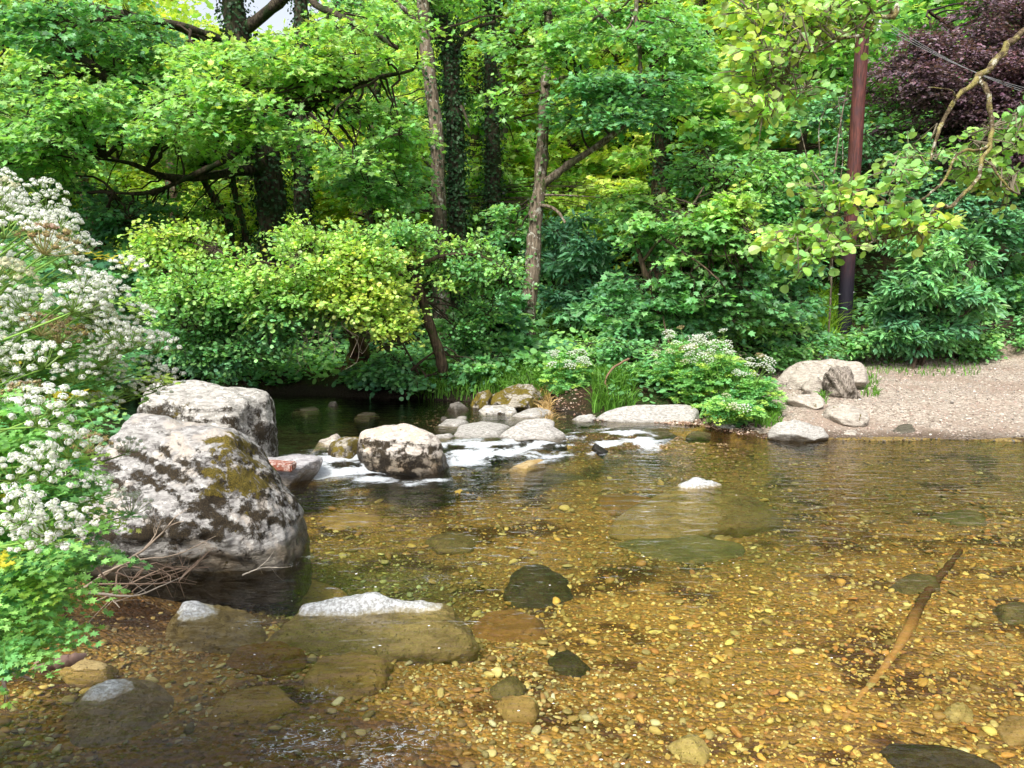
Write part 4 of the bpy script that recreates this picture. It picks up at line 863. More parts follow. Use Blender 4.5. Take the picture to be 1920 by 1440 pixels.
# saplings and shrubs on the right half
tree('sycamore_sapling', 'pale layered sycamore sapling with a thin crooked stem', 'tree',
    [(1243, 620, 11.6, .05), (1228, 570, 11.5, .045), (1212, 520, 11.4, .04), (1200, 480, 11.4, .035), (1188, 440, 11.3, .02)], [
    [(1205, 490, 11.4, .025), (1240, 450, 11, .02), (1275, 470, 10.7, .018), (1320, 500, 10.5, .012), (1350, 528, 10.3, .006)], [(1240, 450, 11, .015), (1290, 470, 10.8, .012), (1360, 480, 10.6, .008), (1420, 460, 10.5, .005)],
    [(1212, 520, 11.4, .02), (1290, 400, 11.5, .02), (1320, 350, 11.6, .01)]],
    [(1370, 400, 50, 35, 11, .4, 12, .26, .36), (1310, 440, 80, 40, 11, .5, 14, .3, .12), (1420, 460, 60, 40, 11, .5, 12, .28, .10), (1330, 520, 90, 40, 10.9, .5, 14, .3, .02), (1220, 430, 50, 40, 11.4, .4, 8, .28, .06),
     (1380, 570, 90, 35, 11.3, .5, 12, .3, -.12), (1250, 590, 70, 40, 11.2, .4, 12, .26, -.08), (1200, 380, 50, 40, 12.5, .5, 8, .3, .12), (1180, 570, 40, 50, 11.8, .4, 7, .26, -.15)],
    B_BRN, L_SYC, M_SYC, 130, bright=.36, leafs=.075, nspr=11, nl=14, L=.36, brr=.012, droop=.35)
tree('hazel_bush', 'green hazel bush filling the bank behind the sapling', 'bush', [(1440, 560, 13.5, .05), (1440, 480, 13.5, .045), (1430, 400, 13.5, .03)], [[(1440, 520, 13.5, .03), (1500, 420, 13.3, .02)], [(1440, 500, 13.5, .03), (1360, 380, 13.3, .02)]],
    [(1440, 340, 100, 50, 13.6, .7, 20, .38, .06), (1480, 430, 70, 70, 13.4, .7, 18, .38, -.10), (1340, 330, 90, 50, 13.8, .7, 16, .38, .02), (1480, 530, 70, 50, 12.8, .5, 14, .34, -.22), (1350, 620, 100, 30, 12.4, .5, 12, .3, -.10)],
    B_BRN, L_OVAL, M_SYC, 131, bright=.36, leafs=.10, nspr=12, nl=12, L=.42)
def shrub(name, label, spec, T, lm, seed, leafs, bright, cat='shrub', group=None, **kw):
    r = np.random.default_rng(seed); bl = blobs_px(spec, r); c = bl[:, :3].mean(0); b0 = np.array([c[0], c[1], gh(c[0], c[1])-.03])
    root = empty(name, b0, label, cat, group); acc, br = Acc(), Acc()
    st = [np.array([[*(b0+np.array([r.normal(0, .12), r.normal(0, .12), 0])), .03], [*((b0+c)/2+r.normal(0, .15, 3)), .022], [*(c+r.normal(0, .3, 3)), .01]]) for _ in range(4)]
    for l in st: add_limb(br, l, (.07, .05, .035), 10, 5, r=r)
    crown_blobs(bl, r, acc, br, br, st, T, leafs=leafs, bright=bright, brr=.012, **kw)
    part('foliage', acc, lm, root); part('stems', br, M_TWIG, root); return root
ROSE = dict(nspr=24, nl=9, L=.13, width=.75, droop=.3, jit=.5, up=1.2)
shrub('rhododendron_bush', 'pale glossy rhododendron with rosettes of long leaves by the pole', [(1700, 500, 90, 50, 12.8, .7, 26, .34, .12), (1760, 560, 80, 50, 12.8, .6, 22, .34, .02), (1660, 570, 60, 45, 12.6, .5, 16, .32, -.05), (1780, 470, 60, 45, 13, .6, 14, .34, .04), (1720, 625, 90, 20, 12.9, .4, 16, .28, -.08)],
      L_LANCE, M_DARKL, 140, .14, .26, 'bush', **ROSE)
shrub('rhododendron_bush', 'dark shaded rhododendron behind the forked tree', [(1100, 520, 70, 60, 14, .8, 18, .4, -.25), (1130, 580, 60, 30, 13.4, .5, 10, .34, -.02), (1060, 450, 60, 60, 15, .8, 12, .42, -.28)], L_LANCE, M_DARKL, 141, .15, .28, 'bush', **ROSE)
shrub('shade_shrub', 'low dark shrub in deep shade between alder and forked tree', [(900, 620, 60, 40, 12.2, .5, 14, .3, -.12), (960, 600, 50, 50, 12.0, .4, 10, .28, -.08), (930, 690, 60, 25, 11.4, .4, 8, .22, .0), (960, 660, 50, 30, 11.6, .3, 9, .24, -.05)], L_SYC, M_SYC, 142, .10, .30, L=.34)
shrub('shade_shrub', 'very dark shrub mass behind the white flower heads', [(200, 560, 110, 90, 12.6, .8, 26, .42, -.25), (90, 520, 110, 90, 12.6, .8, 16, .42, -.2), (250, 660, 80, 50, 11.8, .5, 14, .36, -.3)], L_SYC, M_SYC, 143, .12, .30, L=.42)
shrub('bank_shrub', 'leafy shrub rooted on the bank right below the alder trunk', [(745, 690, 45, 25, 11, .3, 8, .2, -.02), (880, 700, 50, 25, 11, .3, 9, .2, .04), (700, 710, 70, 20, 10.9, .3, 10, .2, -.12)], L_ROUND, M_ALD, 144, .06, .32, nspr=14, L=.24)
shrub('bank_shrub', 'green shrub on the left bank beyond the white flower heads', [(-60, 640, 160, 70, 9.5, 1.2, 22, .4, .0), (60, 680, 110, 50, 10, 1, 12, .38, -.05)], L_OVAL, M_SYC, 153, .08, .4, L=.4, nspr=13)
shrub('sunlit_understory', 'sunlit yellow green understory seen between the left hand trunks', [(360, 400, 150, 50, 17.5, .8, 22, .45, .3), (620, 380, 120, 60, 17.8, .8, 20, .45, .3), (750, 330, 60, 80, 18, .6, 12, .45, .25), (1120, 400, 120, 70, 17, .8, 22, .45, .2), (960, 330, 80, 80, 19, .6, 14, .45, .3)], L_SYC, M_SYC, 152, .10, .6, 'bush', L=.5, nspr=13, nl=15)  # the sunlight is painted into these leaves by a brighter tint
shrub('elder_shrub', 'deep green shrub left of the pole behind the boulders', [(1500, 590, 60, 45, 13.2, .5, 16, .32, -.05), (1440, 640, 60, 30, 12.2, .4, 12, .28, .02), (1510, 640, 35, 25, 12.6, .4, 6, .26, .0), (1180, 640, 50, 30, 11.8, .4, 8, .26, -.02)], L_OVAL, M_SYC, 145, .085, .32, nspr=13, L=.34)
shrub('laurel_shrub', 'dark hanging shrub beyond the pole under the purple beech', [(1650, 330, 100, 90, 15.6, .8, 28, .42, -.15), (1800, 380, 90, 60, 15.2, .8, 20, .42, -.15), (1540, 300, 60, 110, 16, .8, 22, .42, -.12), (1900, 420, 80, 80, 15, .8, 18, .42, -.22)], L_OVAL, M_DARKL, 146, .11, .30, L=.5)
shrub('bramble_thicket', 'tangled bramble and nettle thicket along the back of the beach', [(1640, 645, 50, 24, 13.2, .4, 12, .24, .0), (1720, 640, 70, 26, 13.4, .4, 16, .24, .0), (1830, 640, 70, 24, 13.6, .4, 14, .24, .0), (1930, 620, 60, 28, 13.6, .4, 12, .26, .02), (1800, 600, 60, 25, 14.2, .4, 10, .26, -.05)], L_OVAL, M_HERB, 147, .075, .34, nspr=15, L=.26)
shrub('bramble_thicket', 'bramble thicket on the shaded bank beneath the sapling', [(1130, 660, 50, 22, 10.9, .3, 8, .2, .05), (1230, 700, 60, 25, 10.3, .3, 12, .2, .04), (1300, 660, 60, 20, 10.8, .3, 9, .2, -.02)], L_OVAL, M_HERB, 148, .065, .34, nspr=15, L=.24)
shrub('sycamore_seedling', 'low bright shrub behind the ridge of the bank at far right', [(1850, 540, 70, 30, 15, .5, 12, .3, -.05), (1900, 500, 50, 30, 16, .5, 10, .34, -.1)], L_SYC, M_SYC, 149, .1, .36, L=.36)
# copper beech
def purple(t):
    t = np.clip(t, 0, 1)[..., None]; return np.array([.06, .035, .048])*(1-t)+np.array([.30, .19, .24])*t
tree('copper_beech', 'copper beech with dark purple leaves at the top right', 'tree', [(1860, 620, 17.5, .26), (1865, 400, 17.5, .24), (1870, 200, 17.5, .2), (1880, 0, 17.5, .14), (1880, -150, 17.5, .08)],
    [[(1868, 260, 17.5, .08), (1800, 200, 16.5, .06), (1720, 150, 15.6, .04), (1660, 130, 15, .02)], [(1870, 150, 17.5, .08), (1800, 70, 16.4, .06), (1740, 20, 15.6, .03)], [(1866, 300, 17.5, .06), (1820, 250, 16.4, .05), (1740, 250, 15.8, .02)]],
    [(1740, 110, 80, 60, 14.8, .9, 19, .38, .02), (1850, 60, 100, 60, 15, .9, 20, .40, .08), (1890, 160, 80, 50, 14.6, .7, 20, .38, .06), (1780, 200, 80, 40, 14.8, .6, 16, .34, -.1), (1900, 250, 60, 60, 14.8, .6, 14, .36, .0), (1690, 180, 60, 90, 15.6, .6, 12, .32, -.1), (1830, 300, 80, 50, 15.4, .6, 12, .34, -.1), (1990, 120, 80, 160, 14.8, .8, 24, .4, .0)],
    B_BRN, L_OVAL, M_PURP, 150, bright=.42, leafs=.068, nspr=17, nl=15, L=.5, cfun=purple, bcol=(.04, .03, .03))
# small bare coppice stems in front of the beech shade
tree('bare_sapling', 'thin bare stems rising left of the telegraph pole', 'tree', [(1555, 620, 13.4, .022), (1560, 480, 13.3, .02), (1562, 350, 13.3, .016), (1578, 220, 13.2, .012), (1590, 160, 13.2, .006)],
    [[(1560, 440, 13.3, .014), (1545, 350, 13.2, .012), (1535, 250, 13.1, .008), (1548, 200, 13.1, .004)], [(1558, 430, 13.3, .012), (1520, 320, 13, .01), (1500, 240, 12.9, .006)], [(1561, 400, 13.3, .01), (1580, 300, 13.3, .008), (1572, 180, 13.2, .004)]],
    [(1550, 340, 40, 110, 13.2, .3, 5, .25, .0)], B_PALE, L_OVAL, M_SYC, 151, bright=.4, leafs=.08, nspr=5, nl=7, L=.3, brr=.008)
# alder boughs hanging in from the right, close to the camera
near = tree('near_alder', 'yellow mossed alder boughs reaching in over the river from the right', 'tree',
    [(2350, 900, 5.2, 0.0870), (2300, 600, 5.1, 0.0762), (2250, 300, 5.0, 0.0653), (2150, 60, 4.9, 0.0544), (2050, -80, 4.8, 0.0381)], [
    [(2200, 150, 5.0, 0.0326), (2020, 20, 4.7, 0.0245), (1920, 54, 4.6, 0.0196), (1884, 92, 4.55, 0.0185), (1852, 128, 4.5, 0.0185), (1832, 146, 4.5, 0.0196), (1815, 168, 4.45, 0.0152), (1793, 181, 4.4, 0.0130), (1778, 205, 4.4, 0.0120), (1762, 236, 4.35, 0.0109), (1755, 262, 4.3, 0.0087), (1745, 300, 4.3, 0.0043)],
    [(1834, 146, 4.5, 0.0163), (1848, 168, 4.45, 0.0142), (1856, 200, 4.4, 0.0130), (1858, 235, 4.4, 0.0125), (1853, 272, 4.35, 0.0120), (1842, 312, 4.3, 0.0114), (1832, 336, 4.3, 0.0109), (1810, 362, 4.25, 0.0103), (1785, 387, 4.2, 0.0098), (1760, 392, 4.15, 0.0087), (1740, 415, 4.1, 0.0070), (1720, 436, 4.05, 0.0054), (1690, 463, 4, 0.0027)],
    [(1854, 270, 4.35, 0.0087), (1830, 278, 4.3, 0.0076), (1806, 284, 4.25, 0.0076), (1790, 300, 4.2, 0.0070), (1780, 325, 4.2, 0.0066), (1760, 350, 4.2, 0.0066), (1735, 372, 4.15, 0.0054), (1705, 385, 4.1, 0.0033)],
    [(2100, -60, 4.8, 0.0272), (1820, -70, 4.5, 0.0218), (1700, -5, 4.35, 0.0163), (1672, 30, 4.3, 0.0142), (1645, 35, 4.3, 0.0120), (1625, 60, 4.25, 0.0109), (1603, 65, 4.2, 0.0093), (1580, 72, 4.2, 0.0076), (1555, 84, 4.15, 0.0060), (1530, 98, 4.1, 0.0033)],
    [(1668, 30, 4.3, 0.0076), (1660, -20, 4.3, 0.0076)], [(1672, 30, 4.3, 0.0076), (1650, -6, 4.25, 0.0066), (1634, 20, 4.2, 0.0060), (1610, 50, 4.2, 0.0049), (1570, 70, 4.1, 0.0033), (1490, 120, 4, 0.0022), (1460, 200, 4, 0.0016)],
    [(1760, 392, 4.15, 0.0054), (1745, 420, 4.1, 0.0043), (1700, 440, 4.0, 0.0038), (1640, 452, 3.95, 0.0027), (1560, 470, 3.9, 0.0016)], [(1735, 372, 4.15, 0.0043), (1690, 380, 4.05, 0.0038), (1640, 385, 4, 0.0027), (1600, 400, 3.95, 0.0016)],
    [(1793, 181, 4.4, 0.0054), (1780, 168, 4.3, 0.0033), (1740, 164, 4.2, 0.0022)], [(1856, 300, 4.3, 0.0066), (1880, 340, 4.3, 0.0054), (1900, 360, 4.3, 0.0033)]],
    [(1450, 40, 60, 35, 4.05, .25, 10, .13, .24), (1540, 40, 60, 40, 4.2, .25, 9, .13, .20), (1440, 120, 50, 35, 4.0, .2, 9, .12, .26), (1420, 190, 40, 30, 3.95, .2, 6, .11, .30), (1500, 140, 50, 40, 4.1, .2, 6, .12, .12), (1600, 20, 40, 20, 4.25, .2, 3, .12, .15),
     (1670, 340, 40, 30, 4.0, .2, 5, .12, .12), (1560, 385, 50, 30, 3.95, .2, 5, .12, .2), (1525, 455, 45, 28, 3.9, .2, 7, .12, .24), (1640, 440, 50, 30, 4.0, .2, 6, .12, .16), (1720, 300, 30, 30, 4.6, .2, 3, .11, .12), (1560, 490, 60, 16, 3.9, .2, 5, .10, .2),
     (1870, 265, 45, 35, 4.7, .2, 7, .12, .18), (1830, 330, 40, 30, 4.6, .2, 5, .12, .14), (1900, 330, 40, 25, 4.7, .2, 5, .12, .16), (1905, 220, 30, 20, 4.4, .2, 3, .12, .12), (1700, 420, 50, 25, 4.05, .2, 5, .11, .1), (1440, 20, 60, 30, 4.2, .2, 5, .12, .12)],
    B_MOSSY, L_ROUND, M_ALD, 160, bright=.48, leafs=.041, nspr=6, nl=7, L=.13, width=.35, droop=.15, brr=.0055, jit=.75, up=1., bcol=(.15, .13, .09), base=True, lkw=dict(n=60, sides=10, wob=1.2, fq=8.))

# ------------------------------------------------------------------ wood on the slope behind
def proto_crown(seed, h, rad, n, bright, leafs):
    r = np.random.default_rng(seed); acc, br = Acc(), Acc()
    z = r.uniform(.10, 1, n)*h; prof = np.sin(np.clip(z/h, 0, 1)**.8*PI*.93)**.6; a = r.uniform(0, 2*PI, n); q = r.random(n)**.5
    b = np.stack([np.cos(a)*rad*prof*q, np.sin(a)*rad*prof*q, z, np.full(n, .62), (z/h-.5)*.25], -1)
    tr_ = np.array([[0, 0, -.3, .16], [.1, 0, h*.4, .13], [-.05, .1, h*.7, .08], [0, 0, h*.97, .03]])
    crown_blobs(b, r, acc, br, br, [tr_], L_SYC, leafs=leafs, nspr=10, nl=18, L=.75, bright=bright, brr=.03, droop=.3)
    ta = Acc(); add_limb(ta, tr_, (.1, .1, .1), 20, 9, r=r)
    return acc.mesh('crown'), ta.mesh('trunk', True), br.mesh('branches')
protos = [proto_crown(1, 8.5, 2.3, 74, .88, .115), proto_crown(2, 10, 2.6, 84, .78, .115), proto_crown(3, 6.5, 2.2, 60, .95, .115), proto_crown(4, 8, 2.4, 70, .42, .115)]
for p_ in protos: p_[0].materials.append(M_SYC); p_[1].materials.append(B_IVY); p_[2].materials.append(M_TWIG)
r = np.random.default_rng(77)
spots = []
for Yd, nn, jit in ((19.5, 9, .9), (23, 11, 1.2), (27.5, 12, 1.5), (33, 13, 2), (40, 14, 2.5)):
    for k in range(nn):
        x = (-.92+1.84*(k+.5+r.uniform(-.3, .3))/nn)*Yd; spots.append((x, Yd+r.uniform(-jit, jit)))
for i, (x, y) in enumerate(spots):
    px = 960+x/y*FPX
    if 290 < px < 710: kind = 2
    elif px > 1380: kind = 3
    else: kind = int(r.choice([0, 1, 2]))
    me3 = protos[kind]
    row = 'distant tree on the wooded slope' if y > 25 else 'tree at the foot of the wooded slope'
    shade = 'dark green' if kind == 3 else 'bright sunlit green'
    root = empty('slope_tree', (x, y, gh(x, y)-.1), f'{shade} {row} behind the bank trees', 'tree', f'{shade} trees, {row}')
    root.rotation_euler.z = r.uniform(0, 6.28); s = r.uniform(.85, 1.25)
    if 290 < px < 710: s = .62
    root.scale = (s*1.1, s*1.1, s)
    for nm, me in zip(('crown', 'trunk', 'branches'), me3): link(nm, me, None, root)
# distant canopy mass closing the view
acc = Acc(); n = 15000; Yd = r.uniform(44, 60, n); px = r.uniform(-500, 2400, n); py = r.uniform(-160, 560, n)
k = ~(((px-498)/110)**2+((py+5)/75)**2 < 1); Yd, px, py = Yd[k], px[k], py[k]; n = len(px)
P = CAM+np.stack([(px-960)/FPX, math.cos(PITCH)+(720-py)/FPX*math.sin(PITCH), -math.sin(PITCH)+(720-py)/FPX*math.cos(PITCH)], -1)*Yd[:, None]
P[:, 2] = np.maximum(P[:, 2], ground_h(P[:, 0], P[:, 1])+.3)
cl = fbm(P*.55, 3); tb = .85+.8*cl-.35*sst(1350, 1600, px)
rep = 5; Pp = np.repeat(P, rep, 0)+r.normal(0, .5, (n*rep, 3)); c = pal(np.repeat(tb, rep)+r.normal(0, .08, n*rep))
leaves(acc, Pp, r.normal(0, 1, (n*rep, 3)), np.array([0, -.5, 1.])+r.normal(0, .5, (n*rep, 3)), r.uniform(.3, .55, n*rep), c, L_SYC)
tag(link('distant_woods', acc.mesh('distant_woods'), M_SYC), 'sunlit canopy of the far wood seen between the trunks', 'woods', kind='stuff')

# ------------------------------------------------------------------ telegraph pole
def pole():
    base = pz(1578, 14.2); top = at(1620, 20, 13.6)
    root = empty('telegraph_pole', base, 'tall leaning reddish brown telegraph pole behind the beach', 'pole')
    m, nt = newmat('creosoted_pole'); g = G(nt); v = g.pos(); z = g.sep(v)[2]
    a = g.noise(g.scalev(v, (1, 1, .06)), 34, 5, .6); b = g.noise(v, 6, 4)
    c = g.mix(g.ramp(a, .35, .65), (.04, .015, .014), (.13, .042, .034)); c = g.mix(g.ramp(b, .45, .7), c, (.07, .03, .035))
    kn = g.vor(g.scalev(v, (1, 1, .5)), 3.2); c = g.mix(g.ramp(kn, .10, .04), c, (.02, .008, .008))
    c = g.mix(g.ramp(z, 3.0, 1.6), c, (.014, .012, .022)); g.out(g.bsdf(c, .6, .3, g.bump(a, .5, .02)))
    acc = Acc(); P = np.linspace(base-np.array([0, 0, .3]), top, 26); V, F = tubes(P[None], np.linspace(.128, .108, 26)[None], 20); acc.add(V, F, (.1,)*3)
    cap = V[-20:]; acc.add(np.vstack([cap, cap.mean(0)+np.array([0, 0, .05])]), np.array([[i, (i+1) % 20, 20] for i in range(20)]), (.1,)*3)
    part('shaft', acc, m, root, True)
    m2, nt = newmat('grey_steel'); g = G(nt); g.out(g.bsdf((.45, .47, .48), .4, .5))
    ba = Acc(); t = top-np.array([0, 0, .22]); ba.add(*tubes(np.array([[t+np.array([.1, -.12, .05]), t+np.array([.22, -.14, .02])]]), np.array([[.045, .045]]), 10), (.1,)*3)
    ba.add(*tubes(np.array([[t+np.array([.20, -.14, -.16]), t+np.array([.20, -.14, .12])]]), np.array([[.035, .035]]), 10), (.1,)*3); part('bracket', ba, m2, root)
    bb = Acc(); ring = base*(1-.13)+top*.13; an = np.linspace(0, 2*PI, 25); bb.add(*tubes((ring+np.stack([np.cos(an)*.131, np.sin(an)*.131, .02*np.cos(an)], -1))[None], np.full((1, 25), .012), 5), (.5,)*3); part('band', bb, m2, root)
    m3, nt = newmat('wire'); g = G(nt); g.out(g.bsdf((.22, .23, .24), .5, .4))
    for k in range(3):
        a = t+np.array([.2, -.14, .06*k-.05]); b = at(2150, 190+k*14, 14.0); s = np.linspace(0, 1, 30)[:, None]; Q = a*(1-s)+b*s; Q[:, 2] -= (.35*4*s*(1-s))[:, 0]
        wa = Acc(); wa.add(*tubes(Q[None], np.full((1, 30), .0042), 5), (.2,)*3)
        o = link('overhead_wire', wa.mesh('overhead_wire', True, a), m3, None, a)
        tag(o, ['lowest', 'middle', 'topmost'][k]+' of three thin wires leaving the telegraph pole to the right', 'wire', 'wires on the telegraph pole')
pole()

# ------------------------------------------------------------------ umbellifers
def umbel_mesh(seed, kind):
    r = np.random.default_rng(seed); a, g_ = Acc(), Acc(); n = 17 if kind != 'seed' else 19
    Rr = .053
    for k in range(n):
        ph = k*2.399963; q = math.sqrt((k+.5)/n); tip = np.array([math.cos(ph)*Rr*q, math.sin(ph)*Rr*q, .030*(1-q*q)+.022])+r.normal(0, .0022, 3)
        m = tip*.5+np.array([0, 0, -.004]); g_.add(*tubes(np.array([[np.zeros(3), m, tip]]), np.array([[.0011, .0009, .0008]]), 3), np.array([.17, .28, .06]) if kind != 'seed' else np.array([.38, .34, .14]))
        nf = 26 if kind != 'seed' else 16; u = nrm(r.normal(size=(nf, 3))); u[:, 2] = np.abs(u[:, 2])*.9-.15; u = nrm(u)
        rr = .0080*r.uniform(.75, 1.15) if kind != 'seed' else .0075
        P = tip+u*rr*np.array([1, 1, .8])+np.array([0, 0, .001])
        if kind == 'seed': c = np.array([.66, .54, .30])*r.uniform(.6, 1.25, (nf, 1))*np.array([[1, r.uniform(.8, 1.1), r.uniform(.7, 1.3)]])
        elif kind == 'cream': c = np.array([.74, .72, .50])*r.uniform(.7, 1.1, (nf, 1))
        else: c = np.array([.90, .91, .88])*r.uniform(.9, 1.0, (nf, 1))
        c = np.clip(c, 0, .9)
        d = np.cross(u, r.normal(size=(nf, 3)))
        M_ = nrm(d); X_ = np.cross(M_, u); s = .0052*r.uniform(.7, 1.2, nf)
        fl = (np.array([[0, 0, .12], [.5, 0, 0], [.16, .16, .1], [0, .5, 0], [-.16, .16, .1], [-.5, 0, 0], [-.16, -.16, .1], [0, -.5, 0], [.16, -.16, .1]]), np.array([[0, i, i % 8+1] for i in range(1, 9)]))
        if kind == 'seed': s *= .8
        a.add(*instances(fl[0], fl[1], np.stack([X_, M_, u], 1)*s[:, None, None], P, c))
        D, F = ico(1); cc = (.62, .68, .52) if kind != 'seed' else (.30, .24, .12)
        a.add(D*np.array([.0058, .0058, .004])+tip, F, np.array(cc))
    return a.mesh('umbel'), g_.mesh('rays')
mF, nt = newmat('white_florets'); g = G(nt); p = g.bsdf(g.attr('tint').outputs['Color'], .7, .2); t = g.n('ShaderNodeBsdfTranslucent'); g.l(g.attr('tint').outputs['Color'], t.inputs[0])
x_ = g.n('ShaderNodeMixShader'); x_.inputs[0].default_value = .45; g.l(p, x_.inputs[1]); g.l(t.outputs[0], x_.inputs[2]); g.out(x_.outputs[0])
M_STEM = leaf_mat('green_stem', .15, .45, .3)
UM = [(umbel_mesh(i, k), k) for i, k in enumerate(['white', 'white', 'white', 'white', 'cream', 'seed', 'seed'])]
for (u, v_), k in UM: u.materials.append(mF); v_.materials.append(M_STEM)
def umb_plant(label, base, tops, seed, scale=1., nleaf=900, leafsize=.020, lb=None, group=None, seedfrac=.10, bushr=.2, leafcol=(.14, .34, .045)):
    """tops: (N,3) umbel positions"""
    r = np.random.default_rng(seed); root = empty('umbellifer_plant', base, label, 'wildflower', group)
    st, lf = Acc(), Acc(); base = np.array(base, float)
    anchor = []
    for i, t in enumerate(tops):
        b = base+np.array([r.normal(0, .05), r.normal(0, .05), 0]); h = t-b
        m1 = b+h*.35+np.array([r.normal(0, .04), r.normal(0, .04), .10*np.linalg.norm(h)*.6]); m2 = b+h*.75+np.array([0, 0, .08*np.linalg.norm(h)])+r.normal(0, .02, 3)
        Q = smooth_path([b, m1, m2, t], 16); st.add(*tubes(Q[None], (np.linspace(.0062, .0020, 16)*scale)[None], 5), np.array([.20, .36, .07])*r.uniform(.7, 1.2)); anchor.append(Q)
        kind = 5+int(r.integers(0, 2)) if r.random() < seedfrac else (4 if r.random() < .08 else int(r.integers(0, 4)))
        (ua, ub), _ = UM[kind]
        o_ = link('umbel', ua, None, root, t-base); s = scale*r.uniform(.8, 1.25); o_.scale = (s, s, s*r.uniform(.8, 1.1))
        tilt = nrm((t-b)*.35+np.array([0, -.25, 1])+r.normal(0, .22, 3)); q = Vector(tilt).to_track_quat('Z', 'Y'); o_.rotation_mode = 'QUATERNION'; o_.rotation_quaternion = q @ Matrix.Rotation(r.uniform(0, 6.28), 4, 'Z').to_quaternion()
        o2 = link('rays', ub, None, o_)
    A = np.concatenate(anchor) if anchor else base[None]
    # divided leaves: a petiole, side leaflets, each leaflet a toothed lobe
    pts = lb if lb is not None else A[r.integers(0, len(A), nleaf//14)]
    nl = len(pts); az = r.uniform(0, 2*PI, nl); d = np.stack([np.cos(az), np.sin(az)-.3, r.uniform(-.3, .4, nl)], -1); d = nrm(d)
    L = r.uniform(.08, .16, nl)*scale; side = nrm(np.cross(d, [0, 0, 1.])); cc = pal(np.clip(r.normal(.56, .2, nl), .05, .95))*np.array([.9, 1.0, 1.0])
    yl = r.random(nl) < (.05 if scale < 1.1 else .012); cc[yl] = (.55, .50, .05)
    for j in range(5):
        tt = .25+.75*j/4
        for sg in ((-1, 1) if j < 4 else (0,)):
            w_ = (1.15-tt)*.55; o_ = pts+d*(L*tt)[:, None]; dir_ = nrm(d*.6+side*sg*.9) if sg else d
            for q in range(3 if sg else 2):
                fwd = (q+.4)/3*w_*1.1; pos = o_+dir_*(L*fwd)[:, None]+r.normal(0, .004, (nl, 3))*scale; pos[:, 2] -= .25*L*(tt**2)
                for s2 in (-1, 1) if q < 2 else (0,):
                    dd = nrm(dir_+np.cross(dir_, [0, 0, 1.])*s2*.8)+r.normal(0, .2, (nl, 3))
                    leaves(lf, pos, dd, np.array([0, -.2, 1])+r.normal(0, .35, (nl, 3)), leafsize*scale*r.uniform(.7, 1.25, nl), np.clip(cc*(1+.18*r.normal(size=(nl, 1))), .01, .8), L_LOBE)
    q = np.array([0, .5, 1.]); P = pts[:, None]+d[:, None]*(L[:, None]*q)[..., None]; P[..., 2] -= .25*L[:, None]*q**2
    st.add(*tubes(P, np.tile(np.array([.0014, .001, .0006])*scale, (nl, 1)), 3), np.array([.18, .33, .07]))
    part('stems', st, M_STEM, root, True); part('leaves', lf, M_HERB, root); return root
# the tall stand on the left bank, close to the camera
r = np.random.default_rng(9)
def inpoly(p, poly):
    x, y = p; c = False
    for i in range(len(poly)):
        a, b = poly[i], poly[i-1]
        if (a[1] > y) != (b[1] > y) and x < (b[0]-a[0])*(y-a[1])/(b[1]-a[1])+a[0]: c = not c
    return c
HEAD = [(-260, 300), (0, 385), (70, 400), (120, 440), (150, 500), (190, 560), (215, 640), (245, 700), (200, 750), (120, 770), (-260, 800)]
heads = [(4, 350, 2.0), (85, 372, 2.1), (88, 395, 2.1), (62, 425, 2.0), (108, 432, 2.05), (128, 465, 2.1), (150, 478, 2.15), (90, 480, 2.0), (238, 513, 2.15), (205, 555, 2.1), (255, 604, 2.15), (233, 626, 2.1), (262, 650, 2.15),
         (293, 662, 2.2), (277, 694, 2.15), (240, 660, 2.0), (160, 560, 2.0), (170, 600, 2.0), (185, 640, 2.0), (70, 800, 1.75), (95, 775, 1.8), (45, 985, 1.55), (90, 1010, 1.6), (60, 1030, 1.6), (20, 960, 1.55), (115, 1000, 1.65),
         (178, 938, 2.0), (245, 966, 2.25), (186, 1056, 2.0), (235, 735, 2.2), (290, 735, 2.35), (75, 905, 1.8), (25, 905, 1.7), (190, 775, 2.1), (240, 850, 2.2), (165, 850, 2.0), (70, 872, 1.8), (130, 860, 1.9), (310, 722, 2.3)]
while len(heads) < 185:
    q = (r.uniform(-260, 290), r.uniform(300, 800))
    if inpoly(q, HEAD): heads.append((q[0], q[1], r.uniform(1.65, 2.35)))
heads = [(a_, b_, c_*.82 if b_ > 770 and a_ < 180 else c_) for a_, b_, c_ in heads]
heads = sorted(heads, key=lambda q: q[0]); PL = []
grp = [heads[i*len(heads)//8:(i+1)*len(heads)//8] for i in range(8)]
LEAFP = [(-260, 600), (40, 560), (160, 680), (170, 780), (140, 850), (150, 960), (150, 1050), (105, 1090), (90, 1160), (60, 1200), (20, 1265), (-260, 1290)]
lp = []
while len(lp) < 1500:
    q = (r.uniform(-260, 250), r.uniform(440, 1290))
    if inpoly(q, LEAFP) or (inpoly(q, HEAD) and r.random() < .2):
        lp.append((q[0], q[1], r.uniform(2.0, 2.5) if q[1] < 740 else r.uniform(1.6, 2.3) if q[1] < 1000 else r.uniform(1.5, 2.1)))
names = ['white flowered umbellifer at the far left edge of the frame', 'umbellifer with crowded white heads left of the tallest heads', 'umbellifer with broad white heads low by the left edge', 'umbellifer carrying the tallest white flower heads',
         'umbellifer with cream and tan heads in the middle of the stand', 'umbellifer with white heads in front of the large boulder', 'umbellifer whose heads overlap the shaded trees', 'umbellifer with outermost white heads reaching towards the flat topped boulder']
